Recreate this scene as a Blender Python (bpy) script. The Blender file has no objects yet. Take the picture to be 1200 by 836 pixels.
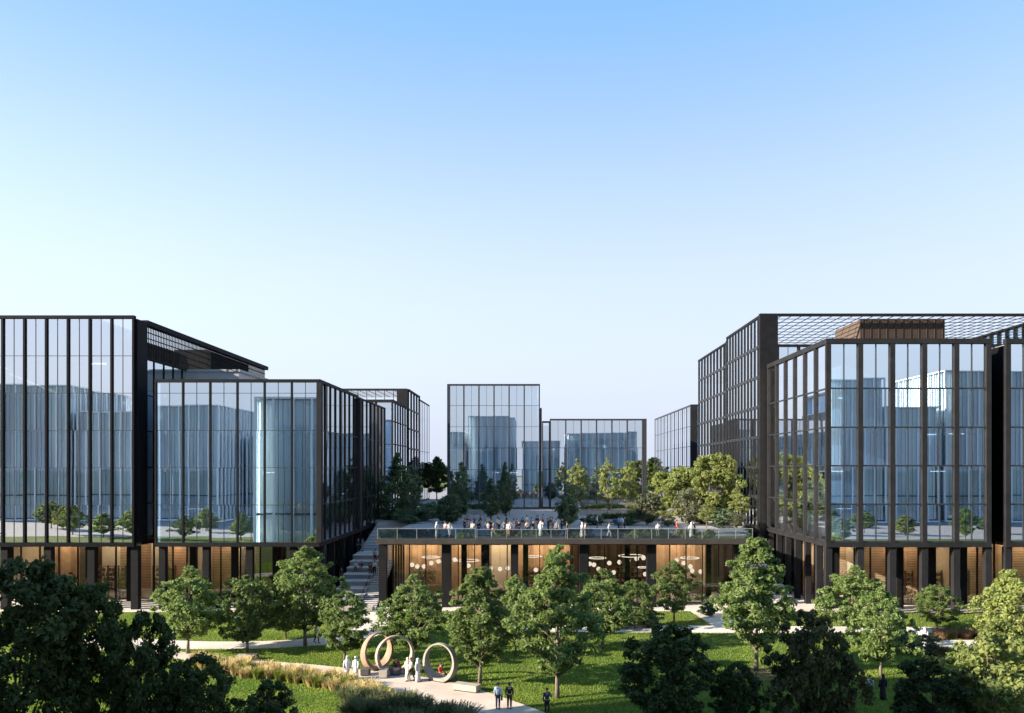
import bpy, math, random
import numpy as np
from mathutils import Vector

rnd = random.Random(11)
scene = bpy.context.scene
COL = scene.collection
R = math.radians

# camera facts: lens 28 mm, eye 16 m above the lawn, looking along +Y with lens shift
FPX, VX, VY, EYE = 933.0, 622.0, 549.0, 16.0


def GX(px, d):
    return (px - VX) * d / FPX


def GZ(py, d):
    return EYE - (py - VY) * d / FPX


def ground(px, py, z=0.0):
    d = (EYE - z) * FPX / (py - VY)
    return (GX(px, d), d)


# ------------------------------------------------------------------ materials
def new_mat(name):
    m = bpy.data.materials.new(name)
    m.use_nodes = True
    nt = m.node_tree
    nt.nodes.clear()
    out = nt.nodes.new('ShaderNodeOutputMaterial')
    return m, nt, out


def pbr(name, col, rough=0.6, metal=0.0, noise=0.0, nscale=3.0, bump=0.0, bscale=20.0, spec=0.5, col2=None, stretch=None):
    m, nt, out = new_mat(name)
    b = nt.nodes.new('ShaderNodeBsdfPrincipled')
    b.inputs['Roughness'].default_value = rough
    b.inputs['Metallic'].default_value = metal
    b.inputs['Specular IOR Level'].default_value = spec
    nt.links.new(b.outputs[0], out.inputs[0])
    b.inputs['Base Color'].default_value = (*col, 1)
    tc = nt.nodes.new('ShaderNodeNewGeometry')
    vec = tc.outputs['Position']
    if stretch:
        mp = nt.nodes.new('ShaderNodeMapping')
        mp.inputs['Scale'].default_value = stretch
        nt.links.new(vec, mp.inputs['Vector'])
        vec = mp.outputs[0]
    if noise > 0:
        n = nt.nodes.new('ShaderNodeTexNoise')
        n.inputs['Scale'].default_value = nscale
        n.inputs['Detail'].default_value = 6
        nt.links.new(vec, n.inputs['Vector'])
        mx = nt.nodes.new('ShaderNodeMix')
        mx.data_type = 'RGBA'
        c2 = col2 or tuple(c * (1 - noise) for c in col)
        c1 = col if col2 else tuple(min(1, c * (1 + noise)) for c in col)
        mx.inputs['A'].default_value = (*c2, 1)
        mx.inputs['B'].default_value = (*c1, 1)
        rp = nt.nodes.new('ShaderNodeMapRange')
        rp.inputs[1].default_value = 0.32
        rp.inputs[2].default_value = 0.68
        nt.links.new(n.outputs['Fac'], rp.inputs[0])
        nt.links.new(rp.outputs[0], mx.inputs['Factor'])
        nt.links.new(mx.outputs['Result'], b.inputs['Base Color'])
    if bump > 0:
        n2 = nt.nodes.new('ShaderNodeTexNoise')
        n2.inputs['Scale'].default_value = bscale
        n2.inputs['Detail'].default_value = 4
        nt.links.new(vec, n2.inputs['Vector'])
        bp = nt.nodes.new('ShaderNodeBump')
        bp.inputs['Strength'].default_value = bump
        bp.inputs['Distance'].default_value = 0.05
        nt.links.new(n2.outputs['Fac'], bp.inputs['Height'])
        nt.links.new(bp.outputs[0], b.inputs['Normal'])
    return m


def glass(name, tint=(0.42, 0.56, 0.68), refl=0.42, gcol=(0.86, 0.93, 1.0), wavy=0.0):
    m, nt, out = new_mat(name)
    tr = nt.nodes.new('ShaderNodeBsdfTransparent')
    tr.inputs[0].default_value = (*tint, 1)
    gl = nt.nodes.new('ShaderNodeBsdfGlossy')
    gl.inputs['Color'].default_value = (*gcol, 1)
    gl.inputs['Roughness'].default_value = 0.0
    fr = nt.nodes.new('ShaderNodeFresnel')
    fr.inputs[0].default_value = 1.5
    mr = nt.nodes.new('ShaderNodeMapRange')
    mr.inputs[1].default_value = 0.04
    mr.inputs[2].default_value = 0.8
    mr.inputs[3].default_value = refl
    mr.inputs[4].default_value = 1.0
    nt.links.new(fr.outputs[0], mr.inputs[0])
    mx = nt.nodes.new('ShaderNodeMixShader')
    nt.links.new(mr.outputs[0], mx.inputs[0])
    nt.links.new(tr.outputs[0], mx.inputs[1])
    nt.links.new(gl.outputs[0], mx.inputs[2])
    nt.links.new(mx.outputs[0], out.inputs[0])
    if wavy > 0:
        g = nt.nodes.new('ShaderNodeNewGeometry')
        n = nt.nodes.new('ShaderNodeTexNoise')
        n.inputs['Scale'].default_value = 0.35
        n.inputs['Detail'].default_value = 1
        nt.links.new(g.outputs['Position'], n.inputs['Vector'])
        bp = nt.nodes.new('ShaderNodeBump')
        bp.inputs['Strength'].default_value = wavy
        bp.inputs['Distance'].default_value = 0.02
        nt.links.new(n.outputs['Fac'], bp.inputs['Height'])
        nt.links.new(bp.outputs[0], gl.inputs['Normal'])
    return m


def emit(name, col, s):
    m, nt, out = new_mat(name)
    e = nt.nodes.new('ShaderNodeEmission')
    e.inputs[0].default_value = (*col, 1)
    e.inputs[1].default_value = s
    nt.links.new(e.outputs[0], out.inputs[0])
    return m


def leafmat(name, c1, c2, trans=0.35, nscale=0.9):
    m, nt, out = new_mat(name)
    g = nt.nodes.new('ShaderNodeTexCoord')
    n = nt.nodes.new('ShaderNodeTexNoise')
    n.inputs['Scale'].default_value = nscale
    n.inputs['Detail'].default_value = 5
    n.inputs['Roughness'].default_value = 0.75
    nt.links.new(g.outputs['Object'], n.inputs['Vector'])
    rp = nt.nodes.new('ShaderNodeMapRange')
    rp.inputs[1].default_value = 0.33
    rp.inputs[2].default_value = 0.67
    nt.links.new(n.outputs['Fac'], rp.inputs[0])
    mx = nt.nodes.new('ShaderNodeMix')
    mx.data_type = 'RGBA'
    mx.inputs['A'].default_value = (*c1, 1)
    mx.inputs['B'].default_value = (*c2, 1)
    nt.links.new(rp.outputs[0], mx.inputs['Factor'])
    oi = nt.nodes.new('ShaderNodeObjectInfo')
    hs = nt.nodes.new('ShaderNodeHueSaturation')
    vr = nt.nodes.new('ShaderNodeMapRange')
    vr.inputs[3].default_value = 0.8
    vr.inputs[4].default_value = 1.2
    nt.links.new(oi.outputs['Random'], vr.inputs[0])
    nt.links.new(vr.outputs[0], hs.inputs['Value'])
    nt.links.new(mx.outputs['Result'], hs.inputs['Color'])
    b = nt.nodes.new('ShaderNodeBsdfPrincipled')
    b.inputs['Roughness'].default_value = 0.5
    b.inputs['Specular IOR Level'].default_value = 0.16
    nt.links.new(hs.outputs[0], b.inputs['Base Color'])
    t = nt.nodes.new('ShaderNodeBsdfTranslucent')
    hs2 = nt.nodes.new('ShaderNodeHueSaturation')
    hs2.inputs['Value'].default_value = 1.3
    hs2.inputs['Saturation'].default_value = 1.1
    nt.links.new(hs.outputs[0], hs2.inputs['Color'])
    nt.links.new(hs2.outputs[0], t.inputs[0])
    ms = nt.nodes.new('ShaderNodeMixShader')
    ms.inputs[0].default_value = trans
    nt.links.new(b.outputs[0], ms.inputs[1])
    nt.links.new(t.outputs[0], ms.inputs[2])
    nt.links.new(ms.outputs[0], out.inputs[0])
    return m


def slatmat(name, c1, c2, scale, axis='Z', rough=0.5, sharp=True):
    m, nt, out = new_mat(name)
    b = nt.nodes.new('ShaderNodeBsdfPrincipled')
    b.inputs['Specular IOR Level'].default_value = 0.1
    b.inputs['Roughness'].default_value = rough
    g = nt.nodes.new('ShaderNodeNewGeometry')
    w = nt.nodes.new('ShaderNodeTexWave')
    w.wave_type = 'BANDS'
    w.bands_direction = axis
    w.inputs['Scale'].default_value = scale
    w.inputs['Distortion'].default_value = 0.0
    nt.links.new(g.outputs['Position'], w.inputs['Vector'])
    n = nt.nodes.new('ShaderNodeTexNoise')
    n.inputs['Scale'].default_value = 1.2
    n.inputs['Detail'].default_value = 5
    nt.links.new(g.outputs['Position'], n.inputs['Vector'])
    cr = nt.nodes.new('ShaderNodeMapRange')
    cr.inputs[1].default_value = 0.25
    cr.inputs[2].default_value = 0.4
    nt.links.new(w.outputs['Fac'], cr.inputs[0])
    mx = nt.nodes.new('ShaderNodeMix')
    mx.data_type = 'RGBA'
    mx.inputs['A'].default_value = (*c2, 1)
    mx.inputs['B'].default_value = (*c1, 1)
    nt.links.new(cr.outputs[0], mx.inputs['Factor'])
    hs = nt.nodes.new('ShaderNodeHueSaturation')
    vr = nt.nodes.new('ShaderNodeMapRange')
    vr.inputs[3].default_value = 0.6
    vr.inputs[4].default_value = 1.4
    nt.links.new(n.outputs['Fac'], vr.inputs[0])
    nt.links.new(vr.outputs[0], hs.inputs['Value'])
    nt.links.new(mx.outputs['Result'], hs.inputs['Color'])
    nt.links.new(hs.outputs[0], b.inputs['Base Color'])
    nt.links.new(b.outputs[0], out.inputs[0])
    return m


M = {}
M['black_metal'] = pbr('black_metal', (0.005, 0.0055, 0.007), 0.6, 0.0, spec=0.06, noise=0.25, nscale=1.2)
M['bronze'] = pbr('bronze', (0.0165, 0.0165, 0.0185), 0.6, 0.0, spec=0.08, noise=0.18, nscale=0.8)
M['bronze_dark'] = pbr('bronze_dark', (0.0100, 0.0102, 0.0115), 0.6, 0.0, spec=0.08, noise=0.2, nscale=1.0)
M['frame'] = pbr('frame', (0.018, 0.02, 0.024), 0.45, 0.2)
M['glass_w'] = glass('glass_w', (0.66, 0.77, 0.88), 0.80, (0.96, 0.98, 1.0))
M['glass_b'] = glass('glass_b', (0.52, 0.70, 0.92), 0.70, (0.86, 0.94, 1.0))
M['glass_c'] = glass('glass_c', (0.58, 0.75, 0.92), 0.70, (0.90, 0.96, 1.0))
M['glass_f'] = glass('glass_f', (0.88, 0.93, 0.98), 0.12, (0.9, 0.96, 1.0))
M['glass_p'] = glass('glass_p', (0.84, 0.90, 0.95), 0.80, (0.97, 0.985, 1.0))
M['glass_dark'] = glass('glass_dark', (0.45, 0.52, 0.58), 0.16, (0.85, 0.93, 1.0))
M['glass_clear'] = glass('glass_clear', (0.80, 0.84, 0.84), 0.06, (0.9, 0.95, 1.0))
M['glass_rail'] = glass('glass_rail', (0.74, 0.80, 0.82), 0.28, (0.9, 0.95, 1.0))
M['slab'] = pbr('slab', (0.5, 0.52, 0.55), 0.8, noise=0.1)
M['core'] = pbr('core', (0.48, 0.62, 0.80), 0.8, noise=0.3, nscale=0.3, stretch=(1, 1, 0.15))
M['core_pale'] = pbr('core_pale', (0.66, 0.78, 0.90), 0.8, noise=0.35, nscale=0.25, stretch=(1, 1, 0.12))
M['blind'] = pbr('blind', (0.66, 0.70, 0.74), 0.8)
M['soffit'] = pbr('soffit', (0.10, 0.075, 0.055), 0.7, noise=0.2, nscale=0.6)
M['roofing'] = pbr('roofing', (0.30, 0.31, 0.33), 0.85, noise=0.2, nscale=0.5)
M['grey_panel'] = pbr('grey_panel', (0.24, 0.245, 0.25), 0.6, noise=0.2, nscale=0.35, stretch=(1, 0.2, 1))
M['fascia'] = pbr('fascia', (0.04, 0.037, 0.034), 0.6, 0.0, spec=0.1, noise=0.15, nscale=0.9)
M['louvre'] = slatmat('louvre', (0.044, 0.031, 0.024), (0.030, 0.022, 0.018), 0.9, 'X')
M['louvre_y'] = slatmat('louvre_y', (0.07, 0.05, 0.036), (0.022, 0.017, 0.015), 0.9, 'Y')
M['wood'] = slatmat('wood', (0.56, 0.39, 0.25), (0.40, 0.27, 0.17), 0.16, 'X', 0.45)
M['wood_slat'] = slatmat('wood_slat', (0.50, 0.36, 0.24), (0.24, 0.155, 0.10), 1.5, 'Z', 0.5)
M['wood_dark'] = slatmat('wood_dark', (0.085, 0.056, 0.042), (0.045, 0.03, 0.024), 0.25, 'X', 0.5)
M['enclosure_sunlit'] = pbr('enclosure_sunlit', (0.075, 0.05, 0.034), 0.7, noise=0.15, nscale=2)  # sunlit tone painted in: box sides paler than the louvred front
M['cream'] = pbr('cream', (0.66, 0.58, 0.45), 0.8, noise=0.06)
M['lobby_floor'] = pbr('lobby_floor', (0.40, 0.35, 0.30), 0.3, noise=0.12, nscale=0.6)
M['paving'] = pbr('paving', (0.46, 0.41, 0.36), 0.85, noise=0.14, nscale=0.35, bump=0.25, bscale=9)
M['path'] = pbr('path', (0.43, 0.36, 0.305), 0.9, noise=0.13, nscale=0.5, bump=0.3, bscale=14)
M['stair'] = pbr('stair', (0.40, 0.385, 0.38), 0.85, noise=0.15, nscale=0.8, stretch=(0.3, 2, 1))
M['stair_riser_shade'] = pbr('stair_riser_shade', (0.19, 0.18, 0.18), 0.85, noise=0.15, nscale=1.0)  # darker than the treads: riser shade put into the colour
M['terrace'] = pbr('terrace', (0.20, 0.20, 0.21), 0.85, noise=0.15, nscale=0.5)
M['planter'] = pbr('planter', (0.27, 0.27, 0.27), 0.85, noise=0.12, nscale=1.2)
M['soil'] = pbr('soil', (0.13, 0.075, 0.045), 0.95, noise=0.3, nscale=2.5, bump=0.6, bscale=7)
M['lawn'] = pbr('lawn', (0.095, 0.115, 0.028), 0.95, noise=0.25, nscale=0.28, bump=0.7, bscale=6, spec=0.1, col2=(0.045, 0.082, 0.018))
M['blade'] = leafmat('blade', (0.085, 0.150, 0.022), (0.215, 0.270, 0.058), 0.5, 0.22)
M['leaf_mid'] = leafmat('leaf_mid', (0.078, 0.130, 0.038), (0.200, 0.252, 0.092), 0.5)
M['leaf_yellow'] = leafmat('leaf_yellow', (0.135, 0.175, 0.048), (0.27, 0.30, 0.11), 0.5)
M['leaf_lit'] = leafmat('leaf_lit', (0.17, 0.21, 0.07), (0.30, 0.33, 0.13), 0.5)  # sunlight put into the colour: slender terrace trees stand mostly in shade
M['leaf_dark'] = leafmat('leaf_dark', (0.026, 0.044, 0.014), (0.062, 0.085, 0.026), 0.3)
M['leaf_blue'] = leafmat('leaf_blue', (0.06, 0.105, 0.06), (0.115, 0.16, 0.085), 0.4)
M['leaf_brown'] = leafmat('leaf_brown', (0.045, 0.055, 0.022), (0.11, 0.098, 0.036), 0.3)
M['leaf_grey'] = leafmat('leaf_grey', (0.06, 0.075, 0.04), (0.12, 0.125, 0.075), 0.25)
M['bark'] = pbr('bark', (0.15, 0.12, 0.095), 0.9, noise=0.35, nscale=7, bump=0.6, bscale=18, stretch=(1, 1, 0.3))
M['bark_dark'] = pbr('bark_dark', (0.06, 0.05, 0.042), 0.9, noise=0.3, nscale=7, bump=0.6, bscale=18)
M['grass_tan'] = leafmat('grass_tan', (0.36, 0.28, 0.12), (0.56, 0.46, 0.25), 0.45, 2.0)
M['grass_green'] = leafmat('grass_green', (0.09, 0.14, 0.025), (0.26, 0.25, 0.07), 0.45, 2.0)
M['grass_grey'] = leafmat('grass_grey', (0.06, 0.085, 0.035), (0.14, 0.14, 0.07), 0.4, 2.0)
M['grass_red'] = leafmat('grass_red', (0.16, 0.09, 0.05), (0.26, 0.17, 0.10), 0.4, 2.0)
M['corten'] = pbr('corten', (0.25, 0.155, 0.105), 0.75, 0.0, noise=0.3, nscale=1.5)
M['clay'] = pbr('clay', (0.27, 0.205, 0.17), 0.75, 0.0, noise=0.22, nscale=1.5)
M['stone_ring'] = pbr('stone_ring', (0.22, 0.20, 0.175), 0.8, 0.0, noise=0.2, nscale=1.8)
M['bench_dark'] = pbr('bench_dark', (0.055, 0.05, 0.048), 0.6, noise=0.2)
M['bench_light'] = pbr('bench_light', (0.29, 0.255, 0.22), 0.85, noise=0.15)
M['globe'] = emit('globe', (1.0, 0.82, 0.64), .32)
M['ring_light'] = emit('ring_light', (1.0, 0.84, 0.66), .36)
M['strip_warm'] = emit('strip_warm', (1.0, 0.72, 0.46), 11.5)
M['strip_soft'] = emit('strip_soft', (1.0, 0.72, 0.46), 3.5)
M['strip_white'] = emit('strip_white', (0.95, 0.98, 1.0), 1.0)
M['cord'] = pbr('cord', (0.02, 0.02, 0.02), 0.6)
M['steel'] = pbr('steel', (0.42, 0.43, 0.43), 0.4, 0.8)
M['shelf_wood'] = pbr('shelf_wood', (0.20, 0.12, 0.07), 0.5, noise=0.2)
M['table_white'] = pbr('table_white', (0.62, 0.58, 0.52), 0.5)
M['books'] = pbr('books', (0.45, 0.33, 0.22), 0.8, noise=0.6, nscale=6, col2=(0.10, 0.045, 0.03))
M['canopy_red'] = pbr('canopy_red', (0.35, 0.09, 0.06), 0.7)
for nm, c in dict(white=(0.44, 0.44, 0.45), cream_cloth=(0.52, 0.46, 0.38), black=(0.018, 0.018, 0.022), navy=(0.03, 0.04, 0.075),
                  blue=(0.14, 0.30, 0.52), pale_blue=(0.42, 0.52, 0.66), red=(0.38, 0.045, 0.045), maroon=(0.14, 0.028, 0.032),
                  grey=(0.20, 0.20, 0.215), tan=(0.38, 0.27, 0.18), pink=(0.50, 0.30, 0.28), olive=(0.11, 0.12, 0.07), charcoal=(0.045, 0.045, 0.05)).items():
    M['cloth_' + nm] = pbr('cloth_' + nm, c, 0.9, noise=0.1, nscale=5, spec=0.2)
M['skin'] = pbr('skin', (0.40, 0.235, 0.165), 0.6)
M['eye'] = pbr('eye', (0.02, 0.015, 0.012), 0.3)
M['hair'] = pbr('hair', (0.018, 0.013, 0.010), 0.6)
M['shoe'] = pbr('shoe', (0.025, 0.02, 0.018), 0.5)


# ------------------------------------------------------------------ mesh helpers
WLOC = {}


def wl(o):
    return Vector(WLOC.get(o.name, (0, 0, 0))) if o is not None else Vector((0, 0, 0))


class MB:
    def __init__(self):
        self.v, self.f, self.m, self.s = [], [], [], []

    def add(self, vs, fs, mi=0, smooth=False):
        k = len(self.v)
        self.v.extend([tuple(p) for p in vs])
        for f in fs:
            self.f.append(tuple(i + k for i in f))
            self.m.append(mi)
            self.s.append(smooth)
        return self

    def box(self, x0, y0, z0, x1, y1, z1, mi=0):
        vs = [(x0, y0, z0), (x1, y0, z0), (x1, y1, z0), (x0, y1, z0), (x0, y0, z1), (x1, y0, z1), (x1, y1, z1), (x0, y1, z1)]
        return self.add(vs, [(0, 3, 2, 1), (4, 5, 6, 7), (0, 1, 5, 4), (1, 2, 6, 5), (2, 3, 7, 6), (3, 0, 4, 7)], mi)

    def obox(self, o, u, n, a0, a1, b0, b1, z0, z1, mi=0):
        # u, n horizontal unit axes (right handed with z when u x z = n)
        def p(a, b, z):
            return (o[0] + u[0] * a + n[0] * b, o[1] + u[1] * a + n[1] * b, o[2] + z)
        vs = [p(a0, b1, z0), p(a1, b1, z0), p(a1, b0, z0), p(a0, b0, z0), p(a0, b1, z1), p(a1, b1, z1), p(a1, b0, z1), p(a0, b0, z1)]
        return self.add(vs, [(0, 3, 2, 1), (4, 5, 6, 7), (0, 1, 5, 4), (1, 2, 6, 5), (2, 3, 7, 6), (3, 0, 4, 7)], mi)

    def quad(self, a, b, c, d, mi=0):
        return self.add([a, b, c, d], [(0, 1, 2, 3)], mi)

    def tube(self, pts, rads, n=6, mi=0, caps=True):
        pts = [Vector(p) for p in pts]
        if not hasattr(rads, '__len__'):
            rads = [rads] * len(pts)
        vs, fs = [], []
        ref = None
        for i, p in enumerate(pts):
            a = pts[max(0, i - 1)]
            b = pts[min(len(pts) - 1, i + 1)]
            d = (b - a).normalized()
            if ref is None:
                ref = Vector((1, 0, 0)) if abs(d.x) < 0.8 else Vector((0, 1, 0))
            x = (ref - d * ref.dot(d)).normalized()
            ref = x
            y = d.cross(x)
            for k in range(n):
                an = 2 * math.pi * k / n
                vs.append(p + (x * math.cos(an) + y * math.sin(an)) * rads[i])
        for i in range(len(pts) - 1):
            for k in range(n):
                fs.append((i * n + k, i * n + (k + 1) % n, (i + 1) * n + (k + 1) % n, (i + 1) * n + k))
        if caps:
            fs.append(tuple(reversed(range(n))))
            fs.append(tuple((len(pts) - 1) * n + k for k in range(n)))
        return self.add(vs, fs, mi, True)

    def ellipsoid(self, c, r, nu=10, nv=7, mi=0, smooth=True):
        vs, fs = [], []
        vs.append((c[0], c[1], c[2] - r[2]))
        for j in range(1, nv):
            t = math.pi * j / nv
            for i in range(nu):
                a = 2 * math.pi * i / nu
                vs.append((c[0] + r[0] * math.sin(t) * math.cos(a), c[1] + r[1] * math.sin(t) * math.sin(a), c[2] - r[2] * math.cos(t)))
        vs.append((c[0], c[1], c[2] + r[2]))
        for i in range(nu):
            fs.append((0, 1 + (i + 1) % nu, 1 + i))
            fs.append((len(vs) - 1, 1 + (nv - 2) * nu + i, 1 + (nv - 2) * nu + (i + 1) % nu))
        for j in range(nv - 2):
            for i in range(nu):
                a = 1 + j * nu + i
                b = 1 + j * nu + (i + 1) % nu
                fs.append((a, b, b + nu, a + nu))
        return self.add(vs, fs, mi, smooth)

    def lathe(self, prof, n=12, mi=0, ys=1.0, cx=0, cy=0):
        vs, fs = [], []
        for r, z in prof:
            for k in range(n):
                a = 2 * math.pi * k / n
                vs.append((cx + r * math.cos(a), cy + r * ys * math.sin(a), z))
        for i in range(len(prof) - 1):
            for k in range(n):
                fs.append((i * n + k, i * n + (k + 1) % n, (i + 1) * n + (k + 1) % n, (i + 1) * n + k))
        fs.append(tuple(reversed(range(n))))
        fs.append(tuple((len(prof) - 1) * n + k for k in range(n)))
        return self.add(vs, fs, mi, True)

    def prism(self, poly, z0, z1, mi=0):
        n = len(poly)
        ar = sum(poly[i][0] * poly[(i + 1) % n][1] - poly[(i + 1) % n][0] * poly[i][1] for i in range(n))
        if ar < 0:
            poly = poly[::-1]
        vs = [(x, y, z0) for x, y in poly] + [(x, y, z1) for x, y in poly]
        fs = [tuple(reversed(range(n))), tuple(range(n, 2 * n))]
        for i in range(n):
            j = (i + 1) % n
            fs.append((i, j, n + j, n + i))
        return self.add(vs, fs, mi)

    def mesh(self, name, mats, off=(0, 0, 0)):
        me = bpy.data.meshes.new(name)
        ox, oy, oz = off
        me.from_pydata([(x - ox, y - oy, z - oz) for x, y, z in self.v], [], self.f)
        for m in (mats if isinstance(mats, (list, tuple)) else [mats]):
            me.materials.append(m)
        me.polygons.foreach_set('material_index', self.m)
        me.polygons.foreach_set('use_smooth', self.s)
        me.update()
        return me

    def build(self, name, mats, parent=None, loc=None):
        """link as one object; coordinates were given in world space"""
        off = wl(parent) if parent is not None else Vector(loc or (0, 0, 0))
        return link(name, self.mesh(name, mats, off), parent, (0, 0, 0) if parent is not None else off)


def link(name, me, parent=None, loc=(0, 0, 0)):
    o = bpy.data.objects.new(name, me)
    COL.objects.link(o)
    o.location = loc
    if parent is not None:
        o.parent = parent
    WLOC[o.name] = tuple(wl(parent) + Vector(loc)) if parent is not None else tuple(loc)
    return o


def tag(o, label=None, cat=None, group=None, kind=None):
    if label:
        o['label'] = label
    if cat:
        o['category'] = cat
    if group:
        o['group'] = group
    if kind:
        o['kind'] = kind
    return o


def thing(name, label, cat, loc=(0, 0, 0), group=None, rot=0.0):
    o = bpy.data.objects.new(name, None)
    COL.objects.link(o)
    o.empty_display_size = 0.5
    o.location = loc
    o.rotation_euler = (0, 0, rot)
    WLOC[o.name] = tuple(loc)
    return tag(o, label, cat, group)


def copy_thing(root, loc, rot=0.0, scale=(1, 1, 1), label=None, group=None):
    r = root.copy()
    COL.objects.link(r)
    r.location = loc
    r.rotation_euler = (0, 0, rot)
    r.scale = scale
    if label:
        r['label'] = label
    if group:
        r['group'] = group
    for ch in list(root.children):
        c = ch.copy()
        COL.objects.link(c)
        c.parent = r
        for g in list(ch.children):
            d = g.copy()
            COL.objects.link(d)
            d.parent = c
    return r


def np_mesh(name, verts, nper, mat, smooth=False, extra=None):
    """verts: (N*nper,3) array of separate nper-gons"""
    me = bpy.data.meshes.new(name)
    nv = len(verts)
    nf = nv // nper
    me.vertices.add(nv)
    me.vertices.foreach_set('co', np.ascontiguousarray(verts, dtype=np.float32).ravel())
    me.loops.add(nv)
    me.loops.foreach_set('vertex_index', np.arange(nv, dtype=np.int32))
    me.polygons.add(nf)
    me.polygons.foreach_set('loop_start', np.arange(0, nv, nper, dtype=np.int32))
    me.polygons.foreach_set('loop_total', np.full(nf, nper, dtype=np.int32))
    me.update(calc_edges=True)
    me.materials.append(mat)
    return me


# ------------------------------------------------------------------ world, sun, camera
SUN_EL = R(21)
sd = Vector((-0.95, -0.32, 0)).normalized()
sun_dir = Vector((sd.x * math.cos(SUN_EL), sd.y * math.cos(SUN_EL), math.sin(SUN_EL)))
world = bpy.data.worlds.new("World")
scene.world = world
world.use_nodes = True
nt = world.node_tree
nt.nodes.clear()
wo = nt.nodes.new('ShaderNodeOutputWorld')
bg = nt.nodes.new('ShaderNodeBackground')
sky = nt.nodes.new('ShaderNodeTexSky')
sky.sky_type = 'NISHITA'
sky.sun_disc = False
sky.sun_elevation = SUN_EL
sky.sun_rotation = -math.atan2(sd.x, sd.y)
sky.altitude = 0
sky.air_density = 1.0
sky.dust_density = 0.3
sky.ozone_density = 1.4
bg.inputs[1].default_value = 0.105
shs = nt.nodes.new('ShaderNodeHueSaturation')
shs.inputs['Saturation'].default_value = 0.8
shs.inputs['Hue'].default_value = 0.51
nt.links.new(sky.outputs[0], shs.inputs['Color'])
# pale air towards the horizon, by elevation of the view direction
stc = nt.nodes.new('ShaderNodeTexCoord')
sxy = nt.nodes.new('ShaderNodeSeparateXYZ')
nt.links.new(stc.outputs['Generated'], sxy.inputs[0])
srm = nt.nodes.new('ShaderNodeMapRange')
srm.interpolation_type = 'SMOOTHSTEP'
srm.inputs[1].default_value = -0.02
srm.inputs[2].default_value = 0.58
srm.inputs[3].default_value = 1.0
srm.inputs[4].default_value = 0.0
nt.links.new(sxy.outputs['Z'], srm.inputs[0])
smx = nt.nodes.new('ShaderNodeMix')
smx.data_type = 'RGBA'
smx.inputs['B'].default_value = (1.84, 2.01, 2.46, 1)
nt.links.new(srm.outputs[0], smx.inputs['Factor'])
srz = nt.nodes.new('ShaderNodeMapRange')
srz.inputs[1].default_value = 0.10
srz.inputs[2].default_value = 0.52
srz.inputs[3].default_value = 0.0
srz.inputs[4].default_value = 0.78
nt.links.new(sxy.outputs['Z'], srz.inputs[0])
smz = nt.nodes.new('ShaderNodeMix')
smz.data_type = 'RGBA'
smz.inputs['B'].default_value = (0.50, 1.40, 2.60, 1)
nt.links.new(srz.outputs[0], smz.inputs['Factor'])
nt.links.new(shs.outputs[0], smz.inputs['A'])
nt.links.new(smz.outputs['Result'], smx.inputs['A'])
nt.links.new(smx.outputs['Result'], bg.inputs[0])
nt.links.new(bg.outputs[0], wo.inputs[0])

sun = bpy.data.lights.new('sun', 'SUN')
sun.energy = 5.0
sun.angle = R(0.5)
sun.color = (1.0, 0.87, 0.70)
so = bpy.data.objects.new('sun', sun)
COL.objects.link(so)
so.rotation_euler = (-sun_dir).to_track_quat('-Z', 'Y').to_euler()
so.location = (-60, -20, 60)

cam = bpy.data.cameras.new('camera')
cam.lens = 28
cam.sensor_width = 36
cam.sensor_fit = 'HORIZONTAL'
cam.shift_x = -(VX - 600) / 1200
cam.shift_y = (VY - 418) / 1200
cam.clip_end = 8000
co = bpy.data.objects.new('camera', cam)
COL.objects.link(co)
co.location = (0, 0, EYE)
co.rotation_euler = (R(90), 0, 0)
scene.camera = co

scene.view_settings.view_transform = 'Standard'
scene.view_settings.look = 'None'
scene.view_settings.exposure = 1.88
scene.view_settings.gamma = 1
scene.render.engine = 'CYCLES'
scene.cycles.max_bounces = 10
scene.cycles.transparent_max_bounces = 24
scene.cycles.glossy_bounces = 5
scene.cycles.diffuse_bounces = 4
scene.cycles.sample_clamp_indirect = 6
scene.cycles.use_denoising = True

# ------------------------------------------------------------------ ground, paths, terrace
g = MB()
g.quad((-3000, -1500, 0), (3000, -1500, 0), (3000, 4000, 0), (-3000, 4000, 0))
tag(g.build('lawn', M['lawn']), 'wide green lawn between the paths and the buildings', None, kind='structure')


def smooth_poly(pts, it=2):
    for _ in range(it):
        q = []
        n = len(pts)
        for i in range(n):
            a, b = pts[i], pts[(i + 1) % n]
            q.append((a[0] * .75 + b[0] * .25, a[1] * .75 + b[1] * .25))
            q.append((a[0] * .25 + b[0] * .75, a[1] * .25 + b[1] * .75))
        pts = q
    return pts


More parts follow.
